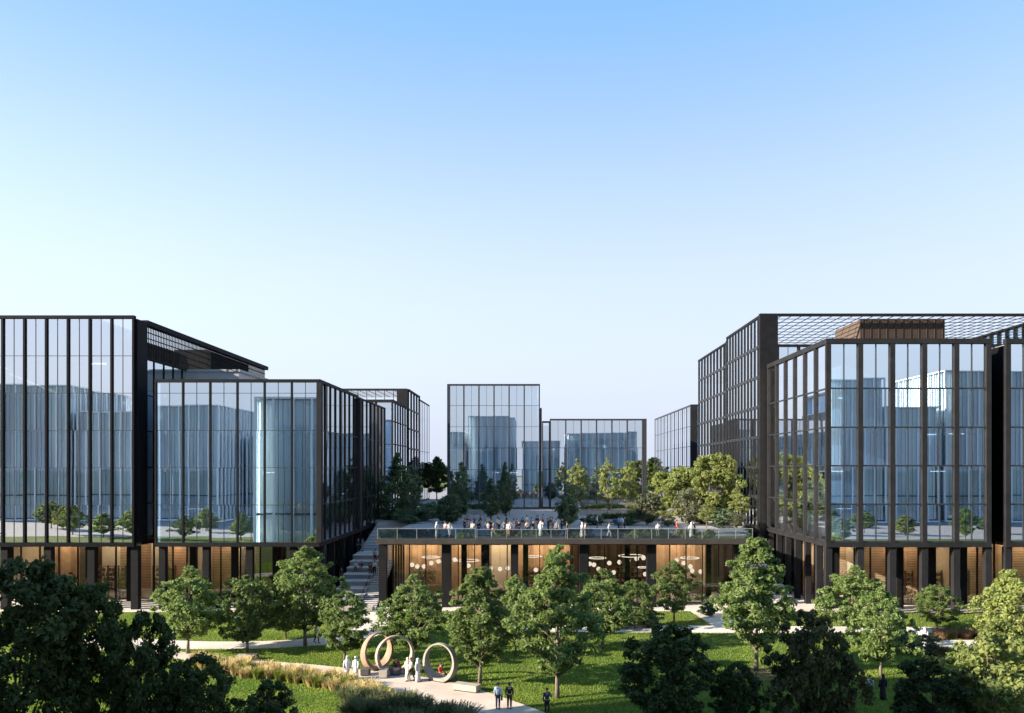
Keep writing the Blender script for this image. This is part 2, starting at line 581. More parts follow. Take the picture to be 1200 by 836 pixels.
main_px = [(60, 748), (120, 756), (180, 760), (228, 766), (259, 771), (303, 775), (355, 778), (404, 783), (440, 787), (475, 790), (503, 795), (535, 800), (564, 809),
           (602, 822), (640, 836), (690, 856), (570, 868), (535, 842), (490, 826), (445, 810), (400, 797), (355, 790), (303, 785), (259, 780), (228, 775), (180, 768), (60, 756)]
path_px = [(60, 742), (200, 751), (270, 752.5), (330, 751), (381, 747), (412, 738), (424, 726), (428, 717), (462, 717), (456, 730), (446, 745), (420, 753),
           (381, 756), (320, 760), (270, 761), (200, 761), (60, 752)]
right_a = [(600, 740.5), (600, 734), (824, 733), (900, 734), (1060, 735), (1300, 736), (1300, 742), (1060, 742), (850, 742)]
right_b = [(1040, 757), (1060, 753), (1090, 750), (1330, 751), (1330, 761), (1090, 760.5)]
PATHS = []
for nm, px, z, mat, lab in (('curving_path', main_px, 0.03, 'path', 'broad beige path curving past the ring sculptures'),
                            ('side_path', path_px, 0.02, 'paving', 'pale path leading to the staircase'),
                            ('garden_path', right_a, 0.02, 'paving', 'straight pale path crossing the lawn before the pavilion'),
                            ('shaded_path', right_b, 0.02, 'paving', 'pale path beside the reddish planting bed')):
    poly = [ground(*p) for p in px]
    poly = smooth_poly(poly) if nm != 'garden_path' else poly
    PATHS.append(poly)
    b = MB()
    b.prism(poly, -0.1, z)
    tag(b.build(nm, M[mat]), lab, None, kind='structure')
b = MB()
spur = [(18.5, 80), (21, 80), (21.6, 90), (17.8, 90)]
b.prism(spur, -0.1, 0.024)
PATHS.append(spur)
tag(b.build('spur_path', M['paving']), 'short pale path joining the pavilion to the lawn path', None, kind='structure')
b = MB()
AP = [(-85, 88.6, -24.2, 108), (-24.2, 89.2, 31, 96), (31, 88.2, 85, 108)]
for i, (x0, y0, x1, y1) in enumerate(AP):
    b.box(x0, y0, -0.1, x1, y1, 0.016 + .004 * i)
    PATHS.append([(x0, y0), (x1, y0), (x1, y1), (x0, y1)])
tag(b.build('pavement', M['paving']), 'pale stone pavement under the overhanging buildings', None, kind='structure')

TZ = 7.95
b = MB()
b.box(-60, 122.3, -0.2, 62, 330, TZ)
b.box(-17.4, 105.2, -0.2, 25.2, 122.3, TZ)
tag(b.build('terrace', M['terrace']), 'raised grey paved terrace behind the glass railing', None, kind='structure')

# ------------------------------------------------------------------ facades
MESH_CACHE = {}
prnd = random.Random(77)


def pane_mesh(w, h, u, mat):
    k = ('pane', round(w, 3), round(h, 3), u, mat)
    if k not in MESH_CACHE:
        b = MB()
        b.quad((0, 0, 0), (u[0] * w, u[1] * w, 0), (u[0] * w, u[1] * w, h), (0, 0, h))
        MESH_CACHE[k] = b.mesh('window_pane', M[mat])
    return MESH_CACHE[k]


def frame_mesh(w, h, u, n, mull, tr, mat, mw, md):
    k = ('frame', round(w, 3), round(h, 3), u, mull, tr, mat, mw, md)
    if k not in MESH_CACHE:
        b = MB()
        b.obox((0, 0, 0), u, n, 0.01, w - 0.01, -0.05, md, 0.0, tr)
        for i in range(mull):
            c = w * (i + 1) / (mull + 1)
            b.obox((0, 0, 0), u, n, c - mw / 2, c + mw / 2, -0.04, md * .8, tr, h)
        MESH_CACHE[k] = b.mesh('window_frame', M[mat])
    return MESH_CACHE[k]


def facade(root, p0, u, nb, w, zs, fin_w=.25, fin_d=.45, gl='glass_w', fm='black_metal', mull=1, tr=.1, mw=.06, md=.07,
           beam=.35, base=.45, dz=0.0, skip_first=False, skip_last=False, fins=True, frames=True, every=1):
    n = (u[1], -u[0])
    z0, z1 = zs[0], zs[-1]
    L = nb * w
    for i in range(nb):
        for j in range(len(zs) - 1):
            h = zs[j + 1] - zs[j]
            loc = Vector((p0[0] + u[0] * i * w, p0[1] + u[1] * i * w, zs[j])) - wl(root)
            o = link('window', pane_mesh(w, h, u, gl), root, loc)
            ta, tb = prnd.gauss(0, .0006), prnd.gauss(0, .0006)
            o.rotation_euler = (u[0] * ta, u[1] * ta, tb)
            if frames:
                link('frame', frame_mesh(w, h, u, n, mull, tr, 'frame', mw, md), o)
    if fins:
        k = ('fin', fin_w, fin_d, u, z0, z1, fm)
        if k not in MESH_CACHE:
            b = MB()
            b.obox((0, 0, 0), u, n, -fin_w / 2, fin_w / 2, -.12, fin_d, z0, z1)
            MESH_CACHE[k] = b.mesh('fin', M[fm])
        for i in range(0, nb + 1, every):
            if (i == 0 and skip_first) or (i == nb and skip_last):
                continue
            link('fin', MESH_CACHE[k], root, Vector((p0[0] + u[0] * i * w, p0[1] + u[1] * i * w, 0)) - wl(root))
    o3 = (p0[0], p0[1], 0)
    if beam:
        b = MB()
        b.obox(o3, u, n, -fin_w / 2 - .01, L + fin_w / 2 + .01, -.3, fin_d + .03, z1 + dz, z1 + beam + dz)
        b.build('parapet_beam', M[fm], root)
    if base:
        b = MB()
        b.obox(o3, u, n, -fin_w / 2 - .01, L + fin_w / 2 + .01, -.3, fin_d + .03, z0 - base - dz, z0 - dz)
        b.build('edge_beam', M[fm], root)


def interior(root, rect, zs, core=None, lights=0, roof=True, core_mat='core', slabs=True):
    x0, y0, x1, y1 = rect
    z0, z1 = zs[0], zs[-1]
    if slabs:
        for z in zs[1:-1]:
            b = MB()
            b.box(x0 + .45, y0 + .45, z - .42, x1 - .45, y1 - .45, z - .02)
            b.build('floor_slab', M['slab'], root)
    b = MB()
    b.box(x0 + .32, y0 + .32, z0 - .43, x1 - .32, y1 - .32, z0 - .01)
    b.build('soffit', M['soffit'], root)
    if roof:
        b = MB()
        b.box(x0 + .32, y0 + .32, z1 - .35, x1 - .32, y1 - .32, z1 + .05)
        b.build('roof', M['roofing'], root)
    if core:
        b = MB()
        b.box(core[0], core[1], z0, core[2], core[3], z1 - .4)
        b.build('core_wall', M[core_mat], root)
    for k in range(lights):
        z = rnd.choice(zs[1:-1]) - .5
        x = rnd.uniform(x0 + 1.5, x1 - 3)
        y = rnd.uniform(y0 + 2, y0 + 7)
        b = MB()
        b.box(x, y, z - .08, x + 1.6, y + .22, z)
        b.build('ceiling_light', M['strip_white'], root)


def curtain_stripes(root, x0, nb, w, y, zs, seed, dens=.5):  # blind strips that also imitate pale stripes mirrored in the glass
    r = random.Random(seed)
    for i in range(nb):
        b = MB()
        used = False
        for j in range(len(zs) - 1):
            if r.random() > dens:
                continue
            x = x0 + i * w + .12
            for _ in range(r.choice((1, 2, 3))):
                ww = r.uniform(.12, .5)
                xa = x + r.uniform(0, w - .24 - ww)
                yy = y + .35 + r.random() * .5
                b.box(xa, yy, zs[j] + .05, xa + ww, yy + .03, zs[j + 1] - .5)
                used = True
        if used:
            b.build('curtain_stripe', M['blind'], root)


def columns(root, pts, s, z1, mat='bronze_dark', z0=0.0):
    b0 = MB()
    b0.box(-s / 2, -s / 2, z0, s / 2, s / 2, z1)
    me = b0.mesh('column', M[mat])
    for (x, y) in pts:
        link('column', me, root, Vector((x, y, 0)) - wl(root))


def lobby(root, x0, x1, yg, yb, z1, walls, nb, strip='strip_warm', side=None, gl='glass_clear', z0=0.03):
    """ground floor room: glazing at yg, back wall at yb made of wall panels, ceiling with light strips"""
    w = (x1 - x0) / nb
    facade(root, (x0, yg), (1, 0), nb, w, [z0 + .02, z1], .12, .12, gl, 'bronze_dark', mull=0, tr=.12, beam=0, base=0)
    tot = sum(a for a, _ in walls)
    x = x0
    for a, mat in walls:
        b = MB()
        xe = x + (x1 - x0) * a / tot
        dy = {'cream': .02, 'wood_slat': .06}.get(mat, 0)
        b.box(x, yb - dy, z0, xe, yb + .3, z1 - .02)
        b.build('inner_wall', M[mat], root)
        x = xe
    b = MB()
    b.box(x0, yg + .1, z1 - .01, x1, yb, z1 + .12)
    b.build('lobby_ceiling', M['wood_dark'], root)
    b = MB()
    b.box(x0, yg + .1, z0 - .02, x1, yb, z0 + .012)
    b.build('lobby_floor', M['lobby_floor'], root)
    for sd_, xe in (('L', x0 - .12), ('R', x1 + .02)):
        if side and sd_ in side:
            b = MB()
            b.box(xe, yg + .2, z0, xe + .1, yb + .3, z1 - .02)
            b.build('end_wall', M['cream'], root)
    k = max(2, int((x1 - x0) / 6))
    for i in range(k):
        xa = x0 + (x1 - x0) * (i + .2) / k
        xb = x0 + (x1 - x0) * (i + .8) / k
        b = MB()
        b.box(xa, yb - 1.7, z1 - .16, xb, yb - 1.45, z1 - .04)
        b.build('ceiling_light', M[strip], root)


def office(name, label, loc, group=None):
    return thing(name, label, 'building', loc, group)


GF = 7.6
FH = 4.216
ZT = [GF + FH * k for k in range(7)]          # seven levels -> 32.9

# --- B1: tall left block
x1 = GX(157, 90)
bw = 2.46
x0 = x1 - 8 * bw
B1 = office('office_building', 'tall left office block of pale reflecting glass with thin black fins', (x0, 90, 0))
facade(B1, (x0, 90), (1, 0), 8, bw, ZT, .22, .22, 'glass_p', 'black_metal', mull=1, tr=.05, mw=.05)
curtain_stripes(B1, x0, 8, bw, 90.2, ZT[:5], 3, .85)
b = MB(); b.box(x1 - .2, 90.1, GF, x1 + .35, 92.5, 32.9); b.build('corner_panel', M['black_metal'], B1)
facade(B1, (x1 - .12, 92.5), (0, 1), 8, 2.55, ZT[:6], .12, .1, 'glass_c', 'black_metal', mull=0, tr=.16, beam=.3, dz=.01)
interior(B1, (x0, 90, x1, 135), ZT[:6] + [28.68], (x0 + 3, 94, x1 - 5, 130), 4, core_mat='core_pale')
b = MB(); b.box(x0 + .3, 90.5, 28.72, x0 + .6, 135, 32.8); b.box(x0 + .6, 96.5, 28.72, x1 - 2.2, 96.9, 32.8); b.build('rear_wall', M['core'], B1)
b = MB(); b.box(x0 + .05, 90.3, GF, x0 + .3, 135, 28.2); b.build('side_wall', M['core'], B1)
b = MB(); b.box(x0 + .4, 90.4, 32.55, x1 - 4, 96.9, 32.88); b.build('roof_plate', M['roofing'], B1)
# roof beam along the side and its screen
b = MB(); b.box(x1 - .45, 92.5, 32.62, x1 + .38, 135, 33.2); b.build('roof_beam', M['black_metal'], B1)
b = MB()
for i in range(100):
    y = 92.7 + i * .42
    b.box(x1 - .11, y, 28.75, x1 - .02, y + .09, 32.62)
for z in (29.6, 30.4, 31.2, 31.9):
    b.box(x1 - .2, 92.6, z, x1 - .08, 134.8, z + .1)
b.build('roof_screen', M['bronze_dark'], B1)
b = MB(); b.box(x1 - 3.4, 93.4, 28.75, x1 - .8, 103.4, 31.0); b.build('plant_enclosure', M['louvre_y'], B1)
b = MB(); b.box(x1 - 5, 111.5, 28.75, x1 - .5, 128, 32.6); b.build('plant_enclosure', M['black_metal'], B1)
columns(B1, [(x0 + k * 2 * bw, 90.5) for k in range(5)], .8, GF - .4)
columns(B1, [(x0 + k * 2 * bw + 1.6, 96) for k in range(4)], .75, GF - .4)
lobby(B1, x0, x1 + 1.2, 97.2, 106, 7.1, [(2.2, 'wood'), (1.5, 'wood_dark'), (1.2, 'cream'), (2, 'wood_slat'), (1.0, 'cream'), (2.4, 'wood_slat')], 9, 'strip_warm', side='L')

# --- B2: lower left block
xa, xb = GX(183, 90), GX(374, 90)
bw2 = (xb - xa) / 6
Z2 = [GF, 11.82, 16.03, 20.25, 24.46, 25.7]
B2 = office('office_building', 'lower left office block with blue glass front and dark finned side', (xa, 90, 0))
facade(B2, (xa, 90), (1, 0), 6, bw2, Z2, .18, .18, 'glass_b', 'bronze_dark', mull=1, tr=.05, mw=.05)
curtain_stripes(B2, xa, 6, bw2, 90.2, Z2[:5], 4, .6)
S2 = [GF, 11.82, 16.03, 20.25, 25.7]
facade(B2, (xb, 90), (0, 1), 8, 2.5, S2, .22, .12, 'glass_w', 'bronze_dark', mull=0, tr=.08, dz=.012)
facade(B2, (xb - .1, 110.9), (0, 1), 7, 2.87, S2, .22, .12, 'glass_w', 'bronze_dark', mull=0, tr=.08, dz=.02, beam=.2)
b = MB(); b.box(xb - .15, 109.9, GF + .02, xb + .42, 111.0, 25.68); b.box(xb - .2, 89.62, GF + .02, xb + .32, 90.5, 25.68); b.build('corner_post', M['bronze'], B2)
interior(B2, (xa, 90, xb, 131), Z2[:-1] + [25.7], (xa + 2.5, 94.5, xb - 4.5, 127), 10)
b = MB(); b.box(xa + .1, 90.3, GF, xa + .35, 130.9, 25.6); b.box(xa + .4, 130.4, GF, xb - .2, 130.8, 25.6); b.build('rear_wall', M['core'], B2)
columns(B2, [(xa + .6 + k * 4.94, 90.5) for k in range(4)], .72, GF - .4)
columns(B2, [(xa + 1.9 + k * 4.94, 95.6) for k in range(4)], .68, GF - .4)
columns(B2, [(xb - .5, 93 + k * 5) for k in range(8)], .6, GF - .4)
lobby(B2, xa + .4, xa + 6.6, 97.2, 105, 7.1, [(1.6, 'wood_slat'), (1.1, 'cream'), (1.2, 'wood_slat')], 3, 'strip_warm', side='L')
lobby(B2, xa + 7.2, xb - 1.6, 96.4, 106, 7.1, [(1, 'wood_dark'), (1, 'grey_panel'), (1, 'wood_dark')], 4, 'strip_soft', gl='glass_dark')
facade(B2, (xb - 1.3, 97), (0, 1), 12, 2.1, [.06, 7.1], .12, .12, 'glass_b', 'bronze_dark', mull=1, tr=.12, beam=0, base=0)
b = MB(); b.box(GX(215, 104), 104, 25.9, GX(280, 104), 120, 28.6)
b.build('rooftop_plant_room', M['grey_panel'], B2)
b = MB(); b.box(GX(215, 104) - .1, 103.8, 28.6, GX(280, 104) + .2, 120.2, 28.9); b.build('plant_room_roof', M['grey_panel'], B2)

# --- B3: left rear tower with open roof frame, and its front wing
x3b = GX(478, 170)
x3a = x3b - 16.4
B3 = office('office_building', 'rear left tower with an open roof frame and grey side glazing', (x3a, 170, TZ))
ZR = [TZ + .3, 11.6, 15.8, 20.05, 24.3, 28.5]
facade(B3, (x3a, 170), (1, 0), 5, 2.9, ZR, .3, .4, 'glass_c', 'bronze', mull=1, tr=.2, beam=.25)
b = MB(); b.box(x3b - 2.3, 169.6, TZ, x3b, 170.4, 32.9); b.build('corner_column', M['bronze'], B3)
facade(B3, (x3b, 170.5), (0, 1), 4, 4.2, ZR + [32.6], .18, .2, 'glass_w', 'bronze_dark', mull=0, tr=.4, dz=.01)
facade(B3, (x3b - .1, 188), (0, 1), 6, 3.1, [TZ + .3, 20, 32.0], .18, .05, 'glass_w', 'bronze', mull=0, tr=.1, dz=.015)
interior(B3, (x3a, 170, x3b, 207), ZR, (x3a + 4, 176, x3b - 4, 204), 0)
b = MB()
b.box(x3a, 169.7, 32.6, x3b - .1, 170.1, 33.0)
for i in range(9):
    b.box(x3a + i * 1.9, 169.8, 28.8, x3a + i * 1.9 + .12, 169.95, 32.6)
for i in range(8):
    b.box(x3a, 170.6 + i * 2.2, 32.6, x3b - .3, 170.72 + i * 2.2, 32.66)
for i in range(9):
    b.box(x3a + i * 1.9 + .01, 170.2, 32.67, x3a + i * 1.9 + .14, 187, 32.73)
b.build('roof_trellis', M['bronze'], B3)
x3w = GX(460, 145)
B3w = office('office_wing', 'narrow dark wing in front of the rear left tower', (x3w - 9, 145, TZ))
ZW = [TZ + .3, 11.9, 16.1, 20.3, 24.5, 28.0]
facade(B3w, (x3w - 9, 145), (1, 0), 3, 3.0, ZW, .3, .4, 'glass_c', 'bronze', mull=0, tr=.15, beam=.5)
facade(B3w, (x3w, 145), (0, 1), 6, 2.9, ZW, .3, .14, 'glass_b', 'bronze', mull=0, tr=.2, beam=.5, dz=.012)
interior(B3w, (x3w - 9, 145, x3w, 163), ZW, (x3w - 7, 150, x3w - 3, 160), 0)

# --- B4 / B5: centre blocks
D4 = 158
xa4, xb4 = GX(526, D4), GX(632, D4)
bw4 = (xb4 - xa4) / 6
Z4 = [TZ + .25, 11.4, 15.7, 20.0, 24.2, 28.4, 32.4]
B4 = office('office_building', 'tall centre glass block standing on the terrace', (xa4, D4, TZ))
facade(B4, (xa4, D4), (1, 0), 6, bw4, Z4, .24, .35, 'glass_c', 'frame', mull=1, tr=.07, mw=.05, beam=.3, base=.25)
interior(B4, (xa4, D4, xb4, D4 + 26), Z4, (xa4 + 2, D4 + 4, xb4 - 1, D4 + 24), 8)
b = MB(); b.box(xa4 - .3, D4 - .4, TZ, xa4 + .25, D4 + 26, 32.68); b.build('corner_post', M['frame'], B4)
b = MB(); b.box(xb4 + .16, D4 + .3, TZ, xb4 + .5, D4 + 26, 28.0); b.build('side_wall', M['frame'], B4)
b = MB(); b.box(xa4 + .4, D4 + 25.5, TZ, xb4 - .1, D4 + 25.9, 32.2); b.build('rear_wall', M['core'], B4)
curtain_stripes(B4, xa4, 6, bw4, D4 + .2, Z4[:5], 5, .5)
xa5, xb5 = GX(645, D4), GX(753, D4)
bw5 = (xb5 - xa5) / 6
Z5 = [TZ + .25, 11.4, 15.7, 20.0, 25.5]
B5 = office('office_building', 'low centre glass block behind the slender terrace trees', (xa5, D4, TZ))
facade(B5, (xa5, D4), (1, 0), 6, bw5, Z5, .24, .35, 'glass_c', 'frame', mull=1, tr=.09, mw=.05, beam=.3, base=.25)
facade(B5, (GX(636, D4), D4 + 1.6), (1, 0), 1, GX(644, D4) - GX(636, D4), [TZ + .25, 11.4, 15.7, 20.0, 25.1], .2, .2, 'glass_c', 'frame', mull=0, tr=.1)
interior(B5, (xa5, D4, xb5, D4 + 26), Z5, (xa5 + 2, D4 + 4, xb5 - 2, D4 + 24), 6)
b = MB(); b.box(xb5 + .14, D4 - .42, TZ, xb5 + .75, D4 + 26, 25.82); b.build('corner_post', M['frame'], B5)
b = MB(); b.box(xa5 + .1, D4 + 25.5, TZ, xb5 - .1, D4 + 25.9, 25.4); b.box(GX(636, D4), D4 + 9, TZ, xa5, D4 + 9.4, 25.0); b.build('rear_wall', M['core'], B5)

# --- B6: right rear low block
D6 = 165
x6 = GX(810, D6)
B6 = office('office_building', 'pale distant glass block behind the bright green terrace trees', (x6, D6, TZ))
Z6 = [TZ + .25, 12.1, 16.3, 20.5, 24.7, 28.9]
facade(B6, (x6, D6 + 48), (0, -1), 10, 4.8, Z6, .14, .1, 'glass_w', 'frame', mull=1, tr=.1, mw=.06, md=.03, beam=.3)
b = MB(); b.box(x6 - .2, D6 - .5, TZ, x6 + 1.1, D6 + .3, 29.2); b.build('corner_post', M['bronze'], B6)
facade(B6, (x6 + 1.1, D6 - .1), (1, 0), 3, 2.6, Z6, .2, .2, 'glass_c', 'frame', mull=0, tr=.2, beam=.3, dz=.01)
interior(B6, (x6, D6, x6 + 14, D6 + 48), Z6, (x6 + 1.5, D6 + 3, x6 + 12, D6 + 46), 0)

# --- B7: tall right rear block with roof trellis; far wing
D7 = 109
x7 = GX(893, D7)
Z7 = [GF] + [GF + 4.17 * k for k in range(1, 8)]     # top 36.8
B7 = office('office_building', 'tall right rear block with dark gridded side and open roof trellis', (x7, D7, 0))
nb7 = 11
w7 = 19.2 / nb7
facade(B7, (x7, D7 + 19.3), (0, -1), nb7, w7, Z7, .34, .12, 'glass_w', 'bronze_dark', mull=0, tr=.42, md=.1, beam=.35)
b = MB(); b.box(x7 - .36, D7 - .25, 0, x7 + 2.1, D7 + .45, 37.15); b.build('corner_column', M['bronze_dark'], B7)
facade(B7, (x7 + 2.1, D7), (1, 0), 11, 2.9, Z7[:7], .3, .3, 'glass_c', 'bronze_dark', mull=1, tr=.25, beam=.3, dz=.01)
interior(B7, (x7, D7, x7 + 34, D7 + 19.3), Z7[:7], (x7 + 5, D7 + 7, x7 + 31, D7 + 17), 0)
b = MB(); b.box(x7 + 2.1, D7 - .3, 36.78, x7 + 50, D7 + .1, 37.14); b.build('roof_beam', M['bronze_dark'], B7)
b = MB()
for i in range(34):
    x = x7 + 2.5 + i * 1.4
    b.box(x, D7 + .1, 36.74, x + .08, D7 + 30, 36.82)
for i in range(11):
    y = D7 + 1.4 + i * 2.6
    b.box(x7 + 2.2, y, 36.66, x7 + 50, y + .1, 36.73)
for i in range(5):
    b.box(x7 + 2.3 + i * 11, D7 + 29.6, 32, x7 + 2.6 + i * 11, D7 + 30, 36.6)
b.build('roof_trellis', M['bronze_dark'], B7)
b = MB(); b.box(GX(1008, 110), 110, 32.9, GX(1107, 110), 110.3, 36.6); b.build('plant_enclosure', M['louvre'], B7)
b = MB(); b.box(GX(1008, 110), 110.3, 32.9, GX(1008, 110) + .3, 119, 36.58); b.box(GX(1008, 110) + .3, 118.6, 32.9, GX(1107, 110), 119, 36.58)
b.box(GX(1107, 110) - .3, 110.3, 32.9, GX(1107, 110), 118.6, 36.58); b.build('enclosure_side', M['enclosure_sunlit'], B7)
b = MB()
for i in range(11):
    xx = GX(1008, 110) + .3 + i * 1.1
    b.box(xx, 109.92, 32.95, xx + .1, 110, 36.55)
b.build('enclosure_rib', M['louvre'], B7)
D7f = 130.6
x7f = GX(853, D7f)
Z7f = [GF] + [GF + 4.17 * k for k in range(1, 7)] + [36.5]
B7f = office('office_wing', 'set back far wing of the tall right block with wide dark grid', (x7f, D7f, 0))
facade(B7f, (x7f, D7f + 22.4), (0, -1), 9, 22.4 / 9, Z7f, .5, .14, 'glass_w', 'bronze_dark', mull=0, tr=.42, md=.12, beam=.3)
b = MB(); b.box(x7f - .4, D7f - 2.2, GF, x7f + .5, D7f, 36.85); b.build('corner_column', M['bronze_dark'], B7f)
interior(B7f, (x7f, D7f, x7f + 14, D7f + 22.4), Z7f, (x7f + 5, D7f + 3, x7f + 12, D7f + 20), 0)
b = MB(); b.box(x7f + .3, D7f + .1, 0, x7f + 14, D7f + 22, GF - .45); b.box(x7f + .5, D7f + .02, GF, x7f + 14, D7f + .3, 36.4); b.build('base_wall', M['core'], B7f)

# --- B8: right front block
D8 = 87
x8 = GX(970, D8)
bw8 = 3.49
top8 = GZ(400, D8)
Z8 = [7.9, 12.0, 16.2, 20.4, 24.65, top8 - .3]
B8 = office('office_building', 'front right block with broad bronze piers and blue glass bays', (x8, D8, 0))
facade(B8, (x8, D8), (1, 0), 5, bw8, Z8, .54, .28, 'glass_b', 'bronze', mull=1, tr=.16, mw=.09, md=.12, beam=.55, base=.5)
ws = 21.6 / 6
facade(B8, (x8, D8 + 21.6), (0, -1), 6, ws, Z8, .5, .2, 'glass_w', 'bronze', mull=0, tr=.16, md=.12, beam=.55, base=.5, dz=.012)
interior(B8, (x8, D8, x8 + 5 * bw8, D8 + 21.6), Z8, (x8 + 3.5, D8 + 4.5, x8 + 15, D8 + 18), 10)
curtain_stripes(B8, x8, 5, bw8, D8 + .3, Z8, 6, .5)
b = MB(); b.box(x8 + 5 * bw8 - .25, D8 + .3, 7.9, x8 + 5 * bw8, D8 + 21.4, top8 - .4); b.build('side_wall', M['bronze_dark'], B8)
columns(B8, [(x8 + .1 + k * bw8, D8 + .25) for k in range(6)], .68, 7.4, 'bronze')
columns(B8, [(x8 + .3, D8 + k * ws) for k in range(1, 7)], .62, 7.4, 'bronze')
columns(B8, [(x8 + 2.4, D8 + 4.2), (x8 + 9.8, D8 + 4.4), (x8 + 13.4, D8 + 4.2), (x8 + 17, D8 + 4.3)], .75, 7.4, 'bronze_dark')
lobby(B8, x8 + 1.6, x8 + 18.4, D8 + 6, D8 + 14, 7.3, [(2.2, 'wood'), (1.5, 'wood_slat'), (1.0, 'cream'), (2.4, 'wood_slat'), (1.4, 'wood'), (2, 'wood_slat')], 9, 'strip_warm', side='R')
facade(B8, (x8 + 1.6, D8 + 20), (0, -1), 6, 2.3, [.06, 7.3], .12, .12, 'glass_clear', 'bronze_dark', mull=0, tr=.12, beam=0, base=0)

# --- B9: far right block at the picture edge, with its recessed link
x9 = GX(1180, D8)
B9 = office('office_building', 'right edge block beside the narrow recessed dark slot', (x9, D8, 0))
facade(B9, (x9, D8), (1, 0), 4, bw8, Z8, .54, .28, 'glass_b', 'bronze', mull=1, tr=.16, mw=.09, md=.12, beam=.55, base=.5)
facade(B9, (GX(1160, D8 + 3), D8 + 3), (1, 0), 1, 1.7, Z8, .1, .1, 'glass_b', 'bronze_dark', mull=0, tr=.12, md=.12, beam=.4, base=.4, dz=.02)
interior(B9, (x9, D8, x9 + 4 * bw8, D8 + 21), Z8, (x9 + 3, D8 + 4.5, x9 + 12, D8 + 18), 5)
b = MB(); b.box(x9 - .28, D8 + .1, 7.9, x9 + .1, D8 + 21, top8 - .45); b.build('side_wall', M['black_metal'], B9)
columns(B9, [(x9 + .1 + k * bw8, D8 + .25) for k in range(5)], .68, 7.4, 'bronze')
lobby(B9, x9 - 1.9, x9 + 14, D8 + 6, D8 + 14, 7.3, [(1, 'cream'), (2, 'wood_slat'), (1.4, 'wood'), (2, 'wood_slat')], 8, 'strip_warm', side='R')
# --- tower behind the right edge
B10 = office('office_building', 'glazed tower side just below the right end of the roof trellis', (70, 113, 0))
facade(B10, (70, 129), (0, -1), 8, 2.0, [24, 28.2, 32.4, 36.3], .2, .3, 'glass_c', 'bronze_dark', mull=0, tr=.2, beam=.25)
b = MB(); b.box(70.35, 113, 0, 84, 129, 36.3); b.build('wall', M['core'], B10)

# ------------------------------------------------------------------ pavilion, lamps, railing, stairs
PX0, PX1 = GX(440, 90.5), GX(885, 90.5)
PV = office('pavilion', 'long low glazed pavilion glowing orange under a flat terrace roof', (PX0, 90.5, 0))
b = MB(); b.box(PX0, 90.5, 7.38, PX1, 105.2, TZ); b.build('roof_slab', M['fascia'], PV)
b = MB(); b.box(PX0 + .5, 91.0, 7.24, PX1 - .5, 104, 7.37); b.build('ceiling', M['wood_dark'], PV)
for px, dd, s in ((449, 92, .85), (523.5, 92, 1.05), (603, 92, .85), (684, 92, 1.0), (763, 92, 1.05), (864, 92, .95), (544, 96.5, .65), (569, 95.8, 1.0), (616, 96.5, .65), (735, 97, .6), (830, 97, .6)):
    columns(PV, [(GX(px, dd), dd)], s, 7.24, 'bronze_dark')
wl0 = GX(461, 94)
nbp = 21
wp = (GX(861, 94) - wl0) / nbp
facade(PV, (wl0, 94), (1, 0), nbp, wp, [.06, 7.2], .1, .12, 'glass_clear', 'bronze_dark', mull=0, tr=.14, beam=0, base=0)
facade(PV, (wl0 - .02, 103.6), (0, -1), 5, 1.9, [.06, 7.2], .1, .1, 'glass_b', 'bronze_dark', mull=0, tr=.14, beam=0, base=0)
for (pa, pb_, mt) in ((455, 540, 'wood'), (540, 573, 'wood'), (573, 601, 'cream'), (601, 668, 'wood'), (668, 768, 'wood_dark'), (768, 829, 'wood'), (829, 868, 'wood_dark')):
    b = MB(); b.box(GX(pa, 103), 103 + (.05 if mt == 'cream' else 0), .03, GX(pb_, 103), 103.4, 7.22); b.build('inner_wall', M[mt], PV)
b = MB(); b.box(wl0, 94.1, .018, GX(861, 94), 103, .045); b.build('floor', M['lobby_floor'], PV)
for pa, pb_, mt in ((462, 520, 'strip_warm'), (528, 560, 'strip_warm'), (570, 600, 'strip_warm'), (612, 668, 'strip_warm'), (690, 745, 'strip_soft'), (772, 826, 'strip_warm')):
    b = MB(); b.box(GX(pa, 100), 101.0, 7.1, GX(pb_, 100), 101.35, 7.22); b.build('ceiling_light', M[mt], PV)
for pa, dx in ((500, 6), (640, 9), (725, 7), (800, 6)):
    b = MB()
    xx = GX(pa, 101)
    b.box(xx - dx / 2, 101.5, .05, xx + dx / 2, 102.3, 1.05)
    b.build('counter', M['shelf_wood'], PV)

GLOBES = [(483, 662), (489, 664), (497, 664), (505.5, 660), (514, 658), (533, 656), (549, 663), (575, 666), (586, 667), (595, 666), (616, 662), (628, 668),
          (691, 661), (696, 662), (701.5, 667), (709, 669), (714, 660), (719, 671), (726, 659), (736, 657), (746, 655), (754, 654), (756, 673),
          (792.7, 657), (801, 660), (809, 664), (811, 669), (821, 670)]
ORD = ['first', 'second', 'third', 'fourth', 'fifth', 'sixth', 'seventh', 'eighth', 'ninth', 'tenth', 'eleventh', 'twelfth', 'thirteenth', 'fourteenth', 'fifteenth', 'sixteenth',
       'seventeenth', 'eighteenth', 'nineteenth', 'twentieth', 'twenty-first', 'twenty-second', 'twenty-third', 'twenty-fourth', 'twenty-fifth', 'twenty-sixth', 'twenty-seventh', 'twenty-eighth',
       'twenty-ninth', 'thirtieth', 'thirty-first', 'thirty-second', 'thirty-third', 'thirty-fourth', 'thirty-fifth', 'thirty-sixth', 'thirty-seventh', 'thirty-eighth', 'thirty-ninth', 'fortieth']
gb = MB(); gb.ellipsoid((0, 0, 0), (.28, .28, .28), 14, 9); gme = gb.mesh('globe', M['globe'])
